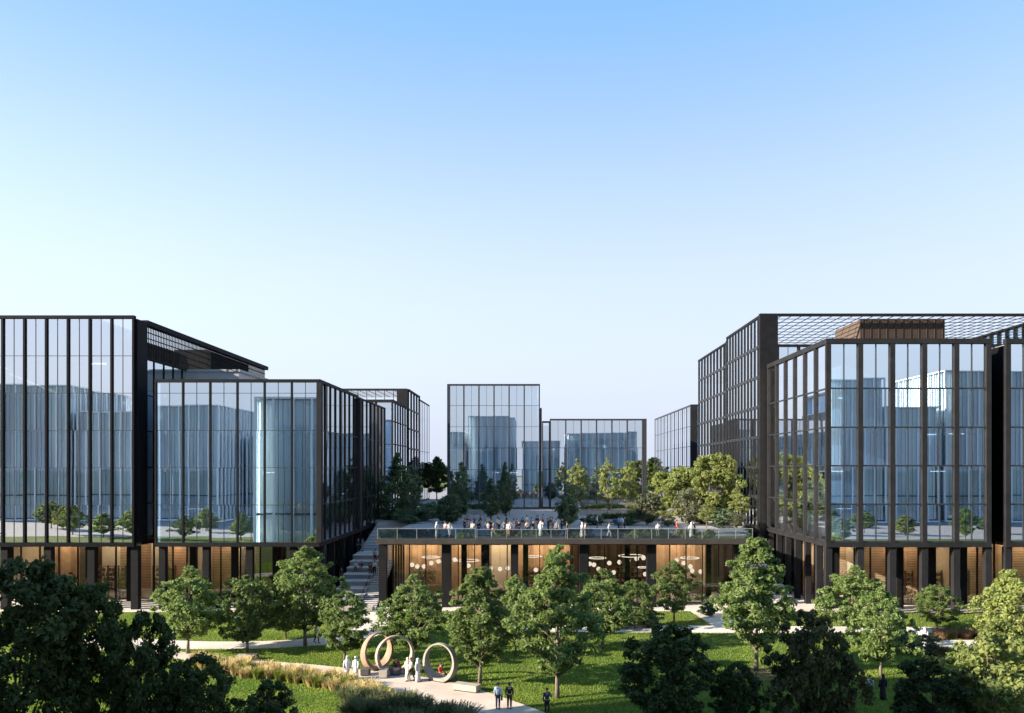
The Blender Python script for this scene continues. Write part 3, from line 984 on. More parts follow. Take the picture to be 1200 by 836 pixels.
for i, (px, py) in enumerate(sorted(GLOBES)):
    d = 97 + (i * 37 % 5) * .35
    x, z = GX(px, d), GZ(py, d)
    t = thing('pendant_lamp', f'{ORD[i]} glowing globe lamp from the left inside the pavilion', 'lamp', (x, d, z), 'globe lamps hanging in the pavilion')
    link('globe', gme, t)
    b = MB(); b.tube([(x, d, z + .29), (x, d, 7.25)], .015, 5); b.build('cord', M['cord'], t)
for i, (px, py, w) in enumerate(((505, 653, 21), (548, 657, 26), (625, 652, 20), (700, 654, 20), (740, 651.5, 30), (753, 665, 13), (808, 654, 22))):
    d = 97.8
    x, z, r = GX(px, d), GZ(py, d), w / 2 * d / FPX
    t = thing('ring_lamp', f'{ORD[i]} thin glowing ring lamp from the left inside the pavilion', 'lamp', (x, d, z), 'ring lamps hanging in the pavilion')
    b = MB(); b.tube([(x + r * math.cos(a * math.pi / 14), d + r * math.sin(a * math.pi / 14), z) for a in range(29)], .05, 6, caps=False); b.build('light_ring', M['ring_light'], t)
    b = MB()
    for a in (0, 2.1, 4.2):
        b.tube([(x + r * math.cos(a), d + r * math.sin(a), z), (x, d, 7.25)], .012, 4)
    b.build('cord', M['cord'], t)


def railing(x0, x1, y, h, n, label, z=TZ):
    t = thing('glass_railing', label, 'railing', ((x0 + x1) / 2, y, z), 'glass railings along the terrace edge')
    w = (x1 - x0) / n
    pb = MB(); pb.box(.03, -.012, .06, w - .03, .012, h - .05); pm = pb.mesh('glass_panel', M['glass_rail'])
    qb = MB(); qb.box(-.03, -.04, 0, .03, .04, h - .03); qm = qb.mesh('post', M['steel'])
    for i in range(n):
        link('glass_panel', pm, t, Vector((x0 + i * w, y, z)) - wl(t))
    for i in range(n + 1):
        link('post', qm, t, Vector((x0 + i * w, y, z)) - wl(t))
    b = MB(); b.box(x0 - .04, y - .05, z + h - .03, x1 + .04, y + .05, z + h + .03); b.build('handrail', M['steel'], t)


railing(PX0 + .15, GX(557, 91.1), 91.1, 1.15, 5, 'glass railing stretch above the left end of the pavilion')
railing(GX(559, 92.4), GX(663, 92.4), 92.4, 0.95, 6, 'lower set back glass railing in the middle of the terrace edge')
railing(GX(665, 91.1), PX1 - .15, 91.1, 1.15, 11, 'long glass railing stretch above the right half of the pavilion')

# stairs
SX0, SX1 = -23.1, PX0 - .02
ST = thing('staircase', 'broad grey stair with seating tiers climbing beside the pavilion', 'staircase', ((SX0 + SX1) / 2, 91, 0))
XM = -19.5
b = MB()
for i in range(8):
    zt_ = .02 + .6 * (i + 1) - .01 * i
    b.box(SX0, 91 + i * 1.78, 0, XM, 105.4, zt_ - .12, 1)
    b.box(SX0 + .01, 90.9 + i * 1.78, zt_ - .118, XM - .01, 91 + (i + 1) * 1.78 + .02, zt_, 0)
b.build('seating_tier', [M['stair'], M['stair_riser_shade']], ST)
b = MB()
for i in range(31):
    zt_ = .012 + .155 * (i + 1)
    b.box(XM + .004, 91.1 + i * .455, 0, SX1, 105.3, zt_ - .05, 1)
    b.box(XM + .012, 91.05 + i * .455, zt_ - .048, SX1 - .01, 91.1 + (i + 1) * .455 + .01, zt_, 0)
b.build('lower_steps', [M['stair'], M['stair_riser_shade']], ST)
b = MB(); b.box(SX0, 105.41, 0, SX1, 108.2, 4.83); b.build('landing', M['stair'], ST)
b = MB()
for i in range(21):
    zt_ = 4.83 + .149 * (i + 1)
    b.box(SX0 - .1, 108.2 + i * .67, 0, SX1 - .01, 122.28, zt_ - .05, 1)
    b.box(SX0 - .09, 108.14 + i * .67, zt_ - .048, SX1 - .02, 108.2 + (i + 1) * .67 + .01, zt_, 0)
b.build('upper_steps', [M['stair'], M['stair_riser_shade']], ST)
b = MB()
for i in range(8):
    yy = 91 + i * 1.9
    zz = .02 + .34 * (yy - 91)
    b.tube([(XM - .05, yy, zz), (XM - .05, yy, zz + 1.05)], .03, 6)
b.tube([(XM - .05, 90.9, 1.05), (XM - .05, 105, 5.8)], .035, 6)
b.build('handrail', M['black_metal'], ST)
b = MB(); b.box(SX0 + 1.2, 89.2, .01, SX1 - .1, 90.6, .42); tag(b.build('plaza_bench', M['bench_light'], None, (SX1 - 2, 89.9, 0)), 'long pale stone block at the foot of the grey stair', 'bench')

SR = thing('staircase', 'grey stair rising between the pavilion and the right front block', 'staircase', (28.4, 97, 0))
b = MB()
for i in range(26):
    b.box(PX1 + .1, 95 + i * .9, 0, 31.4, 122.25, .012 + .31 * (i + 1) * .985)
b.build('steps', M['stair'], SR)
b = MB(); b.tube([(27.5, 95, 1.3), (27.5, 118, 9)], .04, 6)
for i in range(7):
    b.tube([(27.5, 95.4 + i * 3.7, .4 + i * 1.24), (27.5, 95.4 + i * 3.7, 1.4 + i * 1.24)], .03, 5)
b.build('handrail', M['black_metal'], SR)

# low planters on the terrace and on the plaza
PL = [(-15.5, 128, 5.2, 3.2, .55, 'long grey planter under the terrace shrubs at left'), (-12.5, 138, 9, 2.2, .9, 'grey planter with a low hedge before the tall centre block'),
      (8.5, 136, 11, 2.2, .9, 'pale planter with a grassy hedge before the low centre block'), (10.5, 118, 6.5, 2.0, .5, 'low grey planter with dark shrubs behind the railing'),
      (15.0, 124, 13, 4, .6, 'wide stone planter under the bright green terrace trees')]
for (x, y, w, dp, h, lab) in PL:
    b = MB(); b.box(x, y, TZ + .002, x + w, y + dp, TZ + h)
    t = thing('planter', lab, 'planter', (x + w / 2, y + dp / 2, TZ))
    b.build('planter_box', M['planter'], t)
    b = MB(); b.box(x + .15, y + .15, TZ + h + .001, x + w - .15, y + dp - .15, TZ + h + .05); b.build('soil', M['soil'], t)

# ------------------------------------------------------------------ lobby furniture
SB = MB()
for k in range(6):
    SB.box(-1.4, -.2, .1 + k * .62, 1.4, .2, .14 + k * .62)
for x in (-1.44, -.5, .46, 1.4):
    SB.box(x, -.21, 0, x + .05, .21, 3.35)
shelf_me = SB.mesh('shelf_frame', M['shelf_wood'])
SB = MB()
for k in range(5):
    x = -1.35
    while x < 1.25:
        w = rnd.uniform(.06, .3)
        if rnd.random() < .72:
            SB.box(x, -.16, .145 + k * .62, x + w - .015, .16, .145 + k * .62 + rnd.uniform(.18, .46))
        x += w
shelf_bk = SB.mesh('shelf_goods', M['books'])
TB = MB()
TB.box(-.9, -.45, .71, .9, .45, .76)
TBL = MB()
for sx in (-.8, .8):
    for sy in (-.38, .38):
        TBL.box(sx - .03, sy - .03, 0, sx + .03, sy + .03, .71)
PAVSH = [(497, 'left of the first pavilion column'), (625, 'behind the middle of the pavilion'), (722, 'on the brown wall under the globe lamps'), (752, 'on the brown wall near the dark pavilion column')]
tab_me, tleg_me = TB.mesh('tabletop', M['table_white']), TBL.mesh('legs', M['black_metal'])
shelf_n = [(GX(110, 101), 'B1', 'behind the glass under the tall left block'), (GX(140, 101), 'B1', 'beside the slatted wall under the tall left block'), (GX(182, 101), 'B1', 'between the columns left of the white wall panel'),
           (GX(975, 95.5), 'B8', 'beside the corner column of the right front block'), (GX(1012, 95.5), 'B8', 'under the second glass bay of the right front block'),
           (GX(1070, 95.5), 'B8', 'under the third glass bay of the right front block'), (GX(1105, 95.5), 'B8', 'under the fourth glass bay of the right front block'), (GX(1138, 95.5), 'B8', 'under the last glass bay of the right front block')]
for i, (x, k, where) in enumerate(shelf_n):
    y = 103.5 if k == 'B1' else 98.6
    t = thing('bookshelf', 'tall wooden shelf ' + where, 'shelf', (x, y, .045), 'wooden shelves in the lobbies')
    link('shelf_frame', shelf_me, t)
    link('shelf_goods', shelf_bk, t)
for px, where in PAVSH:
    t = thing('bookshelf', 'tall wooden shelf ' + where, 'shelf', (GX(px, 102.6), 102.6, .05), 'wooden shelves in the lobbies')
    link('shelf_frame', shelf_me, t)
    link('shelf_goods', shelf_bk, t)
for i, (px, d, where) in enumerate(((118, 99, 'under the tall left block'), (150, 99, 'by the corner of the tall left block'), (985, 95, 'by the corner column of the right block'), (1030, 95, 'under the second right bay'),
                                    (1058, 94.6, 'under the third right bay'), (1098, 94.8, 'under the fourth right bay'), (1132, 94.6, 'under the last right bay'), (520, 98, 'at the pavilion column'), (700, 98, 'below the pavilion globe lamps'), (800, 98, 'below the last pavilion ring lamp'))):
    t = thing('lobby_table', 'pale table behind the glass ' + where, 'table', (GX(px, d), d, .045), 'tables in the lobbies')
    link('tabletop', tab_me, t)
    link('legs', tleg_me, t)

# ------------------------------------------------------------------ buildings across the lawn (seen mirrored in the glass)
def far_block(label, rect, zs, faces, mat='blind', step=3.0, fd=.3):
    x0, y0, x1, y1 = rect
    t = office('office_building', label, ((x0 + x1) / 2, (y0 + y1) / 2, 0))
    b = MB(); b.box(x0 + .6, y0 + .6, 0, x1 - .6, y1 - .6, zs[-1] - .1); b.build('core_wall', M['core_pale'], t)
    for f in faces:
        if f == 'N':
            n = int((x1 - x0) / step); facade(t, (x1, y1), (-1, 0), n, (x1 - x0) / n, zs, .4, fd, 'glass_f', mat, mull=1, tr=.3, dz=.01)
        if f == 'E':
            n = int((y1 - y0) / step); facade(t, (x1, y0), (0, 1), n, (y1 - y0) / n, zs, .4, fd, 'glass_f', mat, mull=1, tr=.3)
        if f == 'W':
            n = int((y1 - y0) / step); facade(t, (x0, y1), (0, -1), n, (y1 - y0) / n, zs, .4, fd, 'glass_f', mat, mull=1, tr=.3)
    b = MB(); b.box(x0 + .3, y0 + .3, zs[-1] - .09, x1 - .3, y1 - .3, zs[-1] + .02); b.build('roof', M['roofing'], t)


far_block('long block beside the lawn mirrored in the blue front of the lower left block', (-49.5, -40, -36, 36.6), [.5, 7.6, 28.5], 'NEW')
far_block('taller block across the lawn mirrored at the left edge of the tall left block', (-172, -100, -141, -62), [.5, 7.6, 41], 'NE')
far_block('block across the lawn mirrored in the middle of the tall left block', (-139, -104, -119, -64), [.5, 7.6, 33], 'NE')
far_block('deep block across the lawn mirrored in the left bays of the lower left block', (-116, -150, -95, -62), [.5, 7.6, 35], 'NE')
far_block('low block across the lawn mirrored in the middle of the lower left block', (-93, -112, -64, -82), [.5, 7.6, 26], 'NE')
far_block('narrow block across the lawn mirrored in the left bays of the tall centre block', (-48, -118, -33, -80), [.5, 7.6, 34], 'NE')
far_block('tall block across the lawn mirrored in the tall centre block', (-30, -112, -8, -72), [.5, 7.6, 41], 'NEW')
far_block('middle block across the lawn mirrored in the right bays of the tall centre block', (-4, -112, 14, -76), [.5, 7.6, 29], 'NEW')
far_block('wide block across the lawn mirrored in the low centre block', (18, -110, 52, -76), [.5, 7.6, 33], 'NEW')
far_block('tall block across the lawn mirrored in the left bays of the right front block', (88, -98, 104, -60), [.5, 7.6, 42], 'NW')
far_block('block across the lawn mirrored in the middle bays of the right front block', (105, -96, 121, -62), [.5, 7.6, 34], 'NW')
far_block('tallest block across the lawn mirrored in the right bays of the right front block', (124, -96, 150, -64), [.5, 7.6, 45], 'NW')
far_block('wide block across the lawn mirrored in the right edge block', (154, -96, 220, -66), [.5, 7.6, 32], 'NW')
b = MB(); b.box(-1400, -1200, -.1, 1400, -6, .018)
tag(b.build('plaza', M['terrace']), 'pale paved plaza across the lawn', None, kind='structure')

# ------------------------------------------------------------------ trees
def profile(shape, t):
    if shape == 'ovoid':
        return np.sin(np.pi * np.clip(t, 0.001, .999) ** .72) ** .62
    if shape == 'pyramid':
        return np.clip(t / .3, 0, 1) ** .6 * np.clip(1 - t, 0, 1) ** .6 / .82
    if shape == 'round':
        return np.sqrt(np.clip(1 - (2 * t - 1) ** 2, 0, 1)) ** .8
    if shape == 'column':
        return np.clip(t / .2, 0, 1) ** .5 * np.clip((1 - t) / .55, 0, 1) ** .6
    return np.ones_like(t)


def leaves(rng, centers, crad, nleaf, leaf, cc, flat=.72, up=.45):
    n = len(centers)
    idx = rng.integers(0, n, nleaf)
    d = rng.normal(size=(nleaf, 3))
    d /= np.linalg.norm(d, axis=1)[:, None]
    rr = rng.random(nleaf) ** .6
    p = centers[idx] + d * (rr * crad[idx])[:, None] * np.array([1, 1, flat])
    out = p - cc
    out /= np.linalg.norm(out, axis=1)[:, None] + 1e-6
    nrm = d * .45 + out * .2 + np.array([0, 0, up]) + rng.normal(size=(nleaf, 3)) * .6
    nrm /= np.linalg.norm(nrm, axis=1)[:, None]
    tg = np.cross(nrm, rng.normal(size=(nleaf, 3)))
    tg /= np.linalg.norm(tg, axis=1)[:, None]
    bt = np.cross(nrm, tg)
    s = leaf * (.6 + .8 * rng.random(nleaf))[:, None]
    fold = nrm * s * .12
    v = np.stack([p - tg * s * .55, p + bt * s * .34 + fold - tg * s * .05, p + tg * s * .6, p - bt * s * .34 + fold - tg * s * .05], axis=1)
    return v.reshape(-1, 3)


def tree_proto(seed, h, w, base, shape, ncl, nlf, leaf, clr, lm, bm, stems=1, trunk_r=.14):
    rng = np.random.default_rng(seed)
    C, Rr = [], []
    lob = rng.random(4) * 6.28
    while len(C) < ncl:
        t = rng.random()
        r = profile(shape, np.array([t]))[0]
        if rng.random() > r + .12:
            continue
        a = rng.random() * 6.283
        m = 1.02 + .1 * rng.normal() + .16 * math.sin(2 * a + lob[0] + t * 4) + .13 * math.sin(3 * a + lob[1] - t * 7) + .10 * math.sin(5 * a + lob[2] + t * 11)
        q = rng.random() ** .5
        rad = w / 2 * r * m * (.35 + .65 * q)
        rad = max(0, rad * .95 - clr * .4)
        C.append((rad * math.cos(a), rad * math.sin(a), base + (h - base) * t - clr * .2))
        Rr.append(clr * (.45 + .8 * rng.random()) * (.65 + .35 * r))
    C = np.array(C)
    Rr = np.array(Rr)
    C[:, 2] = np.minimum(C[:, 2], h - Rr * .6)
    v = leaves(rng, C, Rr, nlf, leaf, np.array([0, 0, (h + base) / 2]))
    cm = np_mesh('crown', v, 4, M[lm])
    b = MB()
    for s in range(stems):
        bx, by = (0, 0) if stems == 1 else (rng.normal() * .25, rng.normal() * .25)
        sw = rng.normal(size=2) * (.18 if stems == 1 else .8)
        top = h * .86
        pts = [(bx, by, -.15)] + [(bx + sw[0] * (k / 6) ** 1.4 + rng.normal() * .03, by + sw[1] * (k / 6) ** 1.4 + rng.normal() * .03, top * k / 6) for k in range(1, 7)]
        tr = trunk_r * (1 if stems == 1 else .7)
        b.tube(pts, [tr * 1.35] + [tr * (1 - .86 * k / 6) for k in range(1, 7)], 8)
    order = rng.permutation(ncl)[:min(ncl, 46)]
    for i in order:
        c = C[i]
        hd = math.hypot(c[0], c[1])
        z0 = max(base * .75, min(h * .8, c[2] - hd * .85 - .2))
        k = z0 / (h * .86)
        r0 = trunk_r * max(.12, (1 - .86 * k)) * .5
        p0 = Vector((0, 0, z0))
        p1 = Vector((c[0] * .5, c[1] * .5, z0 + (c[2] - z0) * .38 + .1))
        b.tube([p0, p1, Vector(c)], [r0, r0 * .65, r0 * .25], 5, caps=False)
    tm = b.mesh('trunk', M[bm])
    return dict(crown=cm, trunk=tm, h=h, w=w)


TP = {
    'maple': tree_proto(1, 9, 6.4, 1.9, 'ovoid', 220, 17000, .235, .52, 'leaf_mid', 'bark'),
    'maple_b': tree_proto(2, 9, 6.4, 1.7, 'ovoid', 200, 16000, .235, .53, 'leaf_mid', 'bark'),
    'maple_c': tree_proto(3, 8, 6.0, 1.3, 'round', 200, 15000, .235, .52, 'leaf_mid', 'bark'),
    'pyramid': tree_proto(4, 10.6, 6.2, 2.0, 'pyramid', 250, 18500, .235, .52, 'leaf_mid', 'bark'),
    'pyramid_b': tree_proto(5, 10.6, 6.4, 1.8, 'pyramid', 235, 18500, .235, .54, 'leaf_mid', 'bark'),
    'yellow': tree_proto(6, 9, 7, 1.6, 'round', 160, 15000, .32, .7, 'leaf_yellow', 'bark'),
    'yellow_b': tree_proto(7, 8, 6.0, 1.2, 'ovoid', 160, 16000, .24, .6, 'leaf_yellow', 'bark', 3),
    'airy': tree_proto(8, 8, 4.0, 2.4, 'ovoid', 90, 4600, .26, .42, 'leaf_lit', 'bark', 1, .09),
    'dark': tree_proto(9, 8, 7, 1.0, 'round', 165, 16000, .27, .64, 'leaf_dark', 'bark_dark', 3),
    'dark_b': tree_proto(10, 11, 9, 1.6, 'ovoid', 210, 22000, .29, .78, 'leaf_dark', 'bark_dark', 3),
    'brown': tree_proto(11, 7.5, 7, .9, 'round', 165, 17000, .25, .62, 'leaf_brown', 'bark_dark', 3),
    'cone': tree_proto(12, 10, 5, .8, 'column', 150, 9000, .30, .58, 'leaf_blue', 'bark_dark'),
    'bush': tree_proto(13, 3.4, 3.6, .15, 'round', 80, 6000, .22, .5, 'leaf_blue', 'bark_dark', 3, .05),
    'bush_grey': tree_proto(14, 4.2, 4.4, .5, 'round', 80, 5500, .22, .5, 'leaf_grey', 'bark', 3, .06),
    'black': tree_proto(15, 12, 8, 2.4, 'ovoid', 120, 12000, .45, 1.0, 'leaf_dark', 'bark_dark'),
}


def tree(kind, px, d, py_top, w_px, label, cat='tree', z=0.0, rot=None, name='park_tree', group=None):
    p = TP[kind]
    H = GZ(py_top, d) - z
    W = w_px * d / FPX
    t = thing(name, label, cat, (GX(px, d), d, z), group, rnd.uniform(0, 6.28) if rot is None else rot)
    t.scale = (W / p['w'], W / p['w'], H / p['h'])
    link('trunk', p['trunk'], t)
    link('crown', p['crown'], t)
    return t


def dg(py):
    return ground(VX, py)[1]


G1 = 'trees on the lawn'
tree('maple', 220, dg(766), 663, 80, 'slim sunlit tree left of the first shaded tree by the side path', group=G1)
tree('maple_c', 290, dg(764), 674, 66, 'darker small tree with two stems beside the pale side path', group=G1)
tree('maple_b', 358, dg(757), 640, 94, 'broad tall tree standing before the dark lobby and the stair', group=G1)
tree('maple_c', 404, dg(773), 694, 66, 'rounded tree behind the two white robed people', group=G1)
tree('maple', 485, dg(778), 672, 76, 'full dark green tree rising behind the middle ring', group=G1)
tree('pyramid', 562, dg(804), 660, 96, 'pale green tree with its trunk beside the long stone bench', group=G1)
tree('maple_b', 604, dg(768), 674, 58, 'tree half hidden between the bench tree and the tallest lawn tree', group=G1)
tree('pyramid_b', 653, dg(818), 636, 112, 'tallest lawn tree with bare sunlit trunk near the suited man', group=G1)
tree('maple', 706, dg(761), 666, 72, 'sunlit tree touching the shoulder of the tallest lawn tree', group=G1)
tree('maple_c', 744, dg(737), 679, 50, 'small shaded tree before the brown pavilion wall', group=G1)
tree('maple_b', 790, dg(729), 657, 54, 'small bright tree before the last globe lamps of the pavilion', group=G1)
tree('pyramid', 886, dg(786), 625, 100, 'tall light green tree at the corner columns of the right block', group=G1)
tree('maple', 1000, dg(752), 662, 78, 'tree hiding the second and third columns of the right block', group=G1)
tree('maple_b', 1032, dg(792), 688, 72, 'tree with pale trunk beside the person in the long black robe', group=G1)
tree('maple_c', 1098, dg(737), 685, 48, 'small round tree behind the reddish planting bed', group=G1)
tree('yellow_b', 1184, dg(770), 666, 84, 'bright tree at the right edge before the edge block', group=G1)
tree('yellow_b', 1166, 46, 724, 118, 'sunlit yellow green tree in the lower right corner', group=G1)
tree('maple', 335, dg(748), 700, 46, 'small tree in the shade behind the broad tall tree', group=G1)
tree('maple_c', 632, dg(745), 690, 46, 'small tree behind the tallest lawn tree before the pavilion', group=G1)
for i in range(38):
    sx = -160 + i * 8.6 + rnd.uniform(-4, 4)
    if -30 < sx < -12:
        continue
    kd = ('maple', 'yellow_b', 'maple_b', 'pyramid')[i % 4]
    t = thing('park_tree', 'green tree across the lawn mirrored low in the glass fronts', 'tree', (sx, rnd.uniform(-30, 6), 0), 'trees mirrored in the glass fronts', rnd.uniform(0, 6))
    t.scale = (rnd.uniform(.8, 1.15),) * 2 + (rnd.uniform(.55, .85),)
    link('trunk', TP[kd]['trunk'], t)
    link('crown', TP[kd]['crown'], t)
G2 = 'dark shaded trees nearest the viewer'
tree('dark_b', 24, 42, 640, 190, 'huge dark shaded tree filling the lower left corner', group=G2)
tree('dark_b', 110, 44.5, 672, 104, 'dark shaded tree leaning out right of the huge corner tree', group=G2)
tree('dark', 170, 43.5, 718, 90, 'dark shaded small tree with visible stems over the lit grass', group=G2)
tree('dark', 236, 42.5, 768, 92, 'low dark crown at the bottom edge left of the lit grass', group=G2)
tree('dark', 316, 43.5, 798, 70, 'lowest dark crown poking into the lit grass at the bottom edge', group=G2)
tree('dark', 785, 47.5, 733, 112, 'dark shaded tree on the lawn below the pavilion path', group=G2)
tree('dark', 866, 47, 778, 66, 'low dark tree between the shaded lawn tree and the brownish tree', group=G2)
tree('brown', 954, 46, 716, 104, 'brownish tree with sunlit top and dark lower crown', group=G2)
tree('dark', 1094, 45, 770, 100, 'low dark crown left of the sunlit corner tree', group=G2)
G3 = 'trees on the terrace'
tree('cone', 438, 128, 543, 40, 'darkest upright tree against the finned side on the terrace', z=TZ, name='terrace_tree', group=G3)
tree('cone', 466, 124, 530, 44, 'tall dusky green tree left of the dark shrubs on the terrace', z=TZ, name='terrace_tree', group=G3)
tree('cone', 482, 135, 545, 30, 'slim bluish tree against the grey rear tower', z=TZ, name='terrace_tree', group=G3)
tree('black', 512, 200, 535, 36, 'nearly black round tree in the gap beside the tall centre block', z=TZ, name='terrace_tree', group=G3)
tree('cone', 541, 130, 541, 25, 'slim dark tree before the left bay of the tall centre block', z=TZ, name='terrace_tree', group=G3)
tree('cone', 575, 128, 560, 27, 'shorter dark tree standing behind the crowd on the terrace', z=TZ, name='terrace_tree', group=G3)
tree('cone', 592, 134, 541, 22, 'slim dark tree before the middle bays of the tall centre block', z=TZ, name='terrace_tree', group=G3)
tree('airy', 676, 128, 538, 28, 'slender lit tree before the left bays of the low centre block', z=TZ, name='terrace_tree', group=G3)
tree('airy', 712, 126, 536, 28, 'slender lit tree in the middle of the low centre block', z=TZ, name='terrace_tree', group=G3)
tree('airy', 736, 129, 540, 26, 'slender lit tree before the right bays of the low centre block', z=TZ, name='terrace_tree', group=G3)
tree('black', 765, 215, 536, 36, 'nearly black tree in the gap right of the low centre block', z=TZ, name='terrace_tree', group=G3)
tree('yellow', 838, 118, 531, 66, 'largest bright green tree on the terrace before the gridded side', z=TZ, name='terrace_tree', group=G3)
tree('yellow', 798, 121, 546, 48, 'bright green tree left of the largest terrace tree', z=TZ, name='terrace_tree', group=G3)
tree('yellow', 776, 127, 552, 34, 'smaller green tree at the left end of the bright terrace trees', z=TZ, name='terrace_tree', group=G3)
tree('airy', 866, 113, 575, 30, 'thin young tree under the largest bright terrace tree', z=TZ, name='terrace_tree', group=G3)
tree('airy', 828, 108, 592, 24, 'sparse little tree behind the red clad person on the terrace', z=TZ, name='terrace_tree', group=G3)
G4 = 'shrubs on the terrace and lawn'
for (k, px, d, py, w, z, lab) in (
        ('bush', 495, 122, 594, 34, TZ, 'mounded dark shrub behind the left stretch of glass railing'), ('bush', 472, 120, 596, 30, TZ, 'dark shrub nearest the head of the stair'),
        ('bush', 528, 118, 580, 40, TZ, 'tall bluish shrub beside the left end of the crowd'), ('bush', 510, 129, 588, 36, TZ, 'shrub between the mounded shrub and the tall bluish shrub'),
        ('bush', 665, 112, 580, 30, TZ, 'big dark shrub right of the crowd behind the railing'),
        ('bush_grey', 760, 113, 578, 38, TZ, 'grey green shrub tree behind the railing left of the bright trees'), ('bush_grey', 806, 112, 572, 34, TZ, 'grey green shrub tree under the bright terrace trees'),
        ('bush', 695, 113, 603, 30, TZ, 'low dark shrub beside the big dark shrub'), ('bush', 733, 113, 606, 34, TZ, 'low dark shrub left of the grey green shrub tree'),
        ('bush', 456, 124, 600, 24, TZ, 'small dark shrub beside the upper stair steps'),
        ('bush_grey', 782, 110, 603, 22, TZ, 'small grey shrub left of the red clad person'), ('bush', 846, 112, 596, 34, TZ, 'green shrub under the right end of the bright terrace trees'),
        ('bush_grey', 862, 108, 602, 26, TZ, 'small grey shrub at the right end of the terrace'), ('bush', 822, 116, 598, 30, TZ, 'green shrub between the trunks of the bright terrace trees'),
        ('bush', 480, 116, 604, 26, TZ, 'low shrub right behind the left railing stretch'), ('bush', 448, 127, 596, 24, TZ, 'round shrub under the darkest upright tree'),
        ('bush', 396, 104, 621, 14, 0, 'narrow shrub growing between the stair and the finned side'), ('bush', 760, dg(735), 714, 30, 0, 'low shrub under the small trees before the pavilion'),
        ('bush', 830, dg(722), 704, 24, 0, 'small clipped shrub by the right end of the pavilion'), ('bush', 730, dg(736), 716, 26, 0, 'dark low shrub beside the lawn path before the pavilion'),
        ('bush_grey', 1086, dg(768), 744, 38, 0, 'low grey shrub below the couple on the pale path'), ('bush', 1060, dg(765), 738, 32, 0, 'dark shrub left of the couple on the pale path'),
        ('bush', 575, dg(740), 716, 30, 0, 'dark shrub hidden behind the bench tree'), ('bush', 250, dg(726), 700, 40, 0, 'dark shrub before the lobby of the lower left block'),
        ('bush', 300, dg(727), 702, 46, 0, 'dark shrub row end near the dark lobby glass')):
    tree(k, px, d, py, w, lab, 'shrub', z, name='shrub', group=G4)


def hedge(x0, y0, x1, y1, z, h, mat, label, n=7000):
    rng = np.random.default_rng(int(abs(x0 * 31 + y0)))
    c = np.stack([rng.uniform(x0 + .2, x1 - .2, 90), rng.uniform(y0 + .2, y1 - .2, 90), z + h * rng.uniform(.3, .8, 90)], axis=1)
    v = leaves(rng, c, np.full(90, .42), n, .16, np.array([(x0 + x1) / 2, (y0 + y1) / 2, z]), .8)
    v -= np.array([(x0 + x1) / 2, (y0 + y1) / 2, z])
    o = link('hedge', np_mesh('hedge', v, 4, M[mat]), None, ((x0 + x1) / 2, (y0 + y1) / 2, z))
    tag(o, label, 'hedge', 'hedges in the terrace planters')


hedge(-12.3, 138.2, -3.7, 140, TZ + .9, .9, 'leaf_dark', 'dark low hedge in the planter before the tall centre block')
hedge(8.7, 136.2, 19.3, 138, TZ + .9, 1.1, 'leaf_yellow', 'yellowish hedge in the planter before the low centre block')
hedge(10.6, 118.2, 16.8, 119.8, TZ + .5, .8, 'leaf_dark', 'dark shrubbery strip in the low planter behind the railing')
hedge(15.2, 124.3, 27.8, 127.6, TZ + .6, .8, 'leaf_yellow', 'lit ground planting below the bright green terrace trees')

# ------------------------------------------------------------------ grasses
def clump_mesh(seed, mat, n=240, h=1.1, spread=.55, wd=.022, plume=True):
    rng = np.random.default_rng(seed)
    V = []
    for i in range(n):
        a = rng.random() * 6.283
        r0 = rng.random() ** .5 * .22
        L = h * (.55 + .6 * rng.random())
        lean = spread * rng.random() ** .8 * L
        dr = np.array([math.cos(a), math.sin(a), 0])
        p0 = dr * r0
        p1 = p0 + dr * lean * .35 + np.array([0, 0, L * .55])
        p2 = p0 + dr * lean + np.array([0, 0, L * (.92 - .35 * lean / L)])
        s = np.array([-dr[1], dr[0], 0]) * wd
        sp = s * (1.6 if plume and i % 3 == 0 else .7)
        V += [p0 - s, p0 + s, p1 + s, p1 - s]
        V += [p1 - s, p1 + s, p2 + sp * .5, p2 - sp * .5]
    return np_mesh('grass_clump', np.array(V), 4, M[mat])


CL = {k: [clump_mesh(20 + i + 3 * j, m, h=hh) for i in range(2)] for j, (k, m, hh) in enumerate((('tan', 'grass_tan', 1.15), ('green', 'grass_green', 1.05), ('grey', 'grass_grey', 1.45), ('red', 'grass_red', .95)))}
CLAB = {'tan': 'tan feathery grass clump in the sunlit bed along the curving path', 'green': 'yellow green grass clump in the sunlit bed along the curving path',
        'grey': 'tall shaded grey green grass clump at the bottom edge before the path', 'red': 'reddish grass clump in the planting bed by the couple'}


def clump(k, px, py, s=1.0):
    x, y = ground(px, py)
    o = link('grass_tussock', rnd.choice(CL[k]), None, (x, y, 0))
    o.rotation_euler = (0, 0, rnd.uniform(0, 6.28))
    o.scale = (s * rnd.uniform(.95, 1.35), s * rnd.uniform(.95, 1.35), s * rnd.uniform(.8, 1.1))
    tag(o, CLAB[k], 'ornamental grass', {'tan': 'tan grasses along the path', 'green': 'green grasses along the path', 'grey': 'shaded grasses at the bottom edge', 'red': 'reddish grasses in the right bed'}[k])


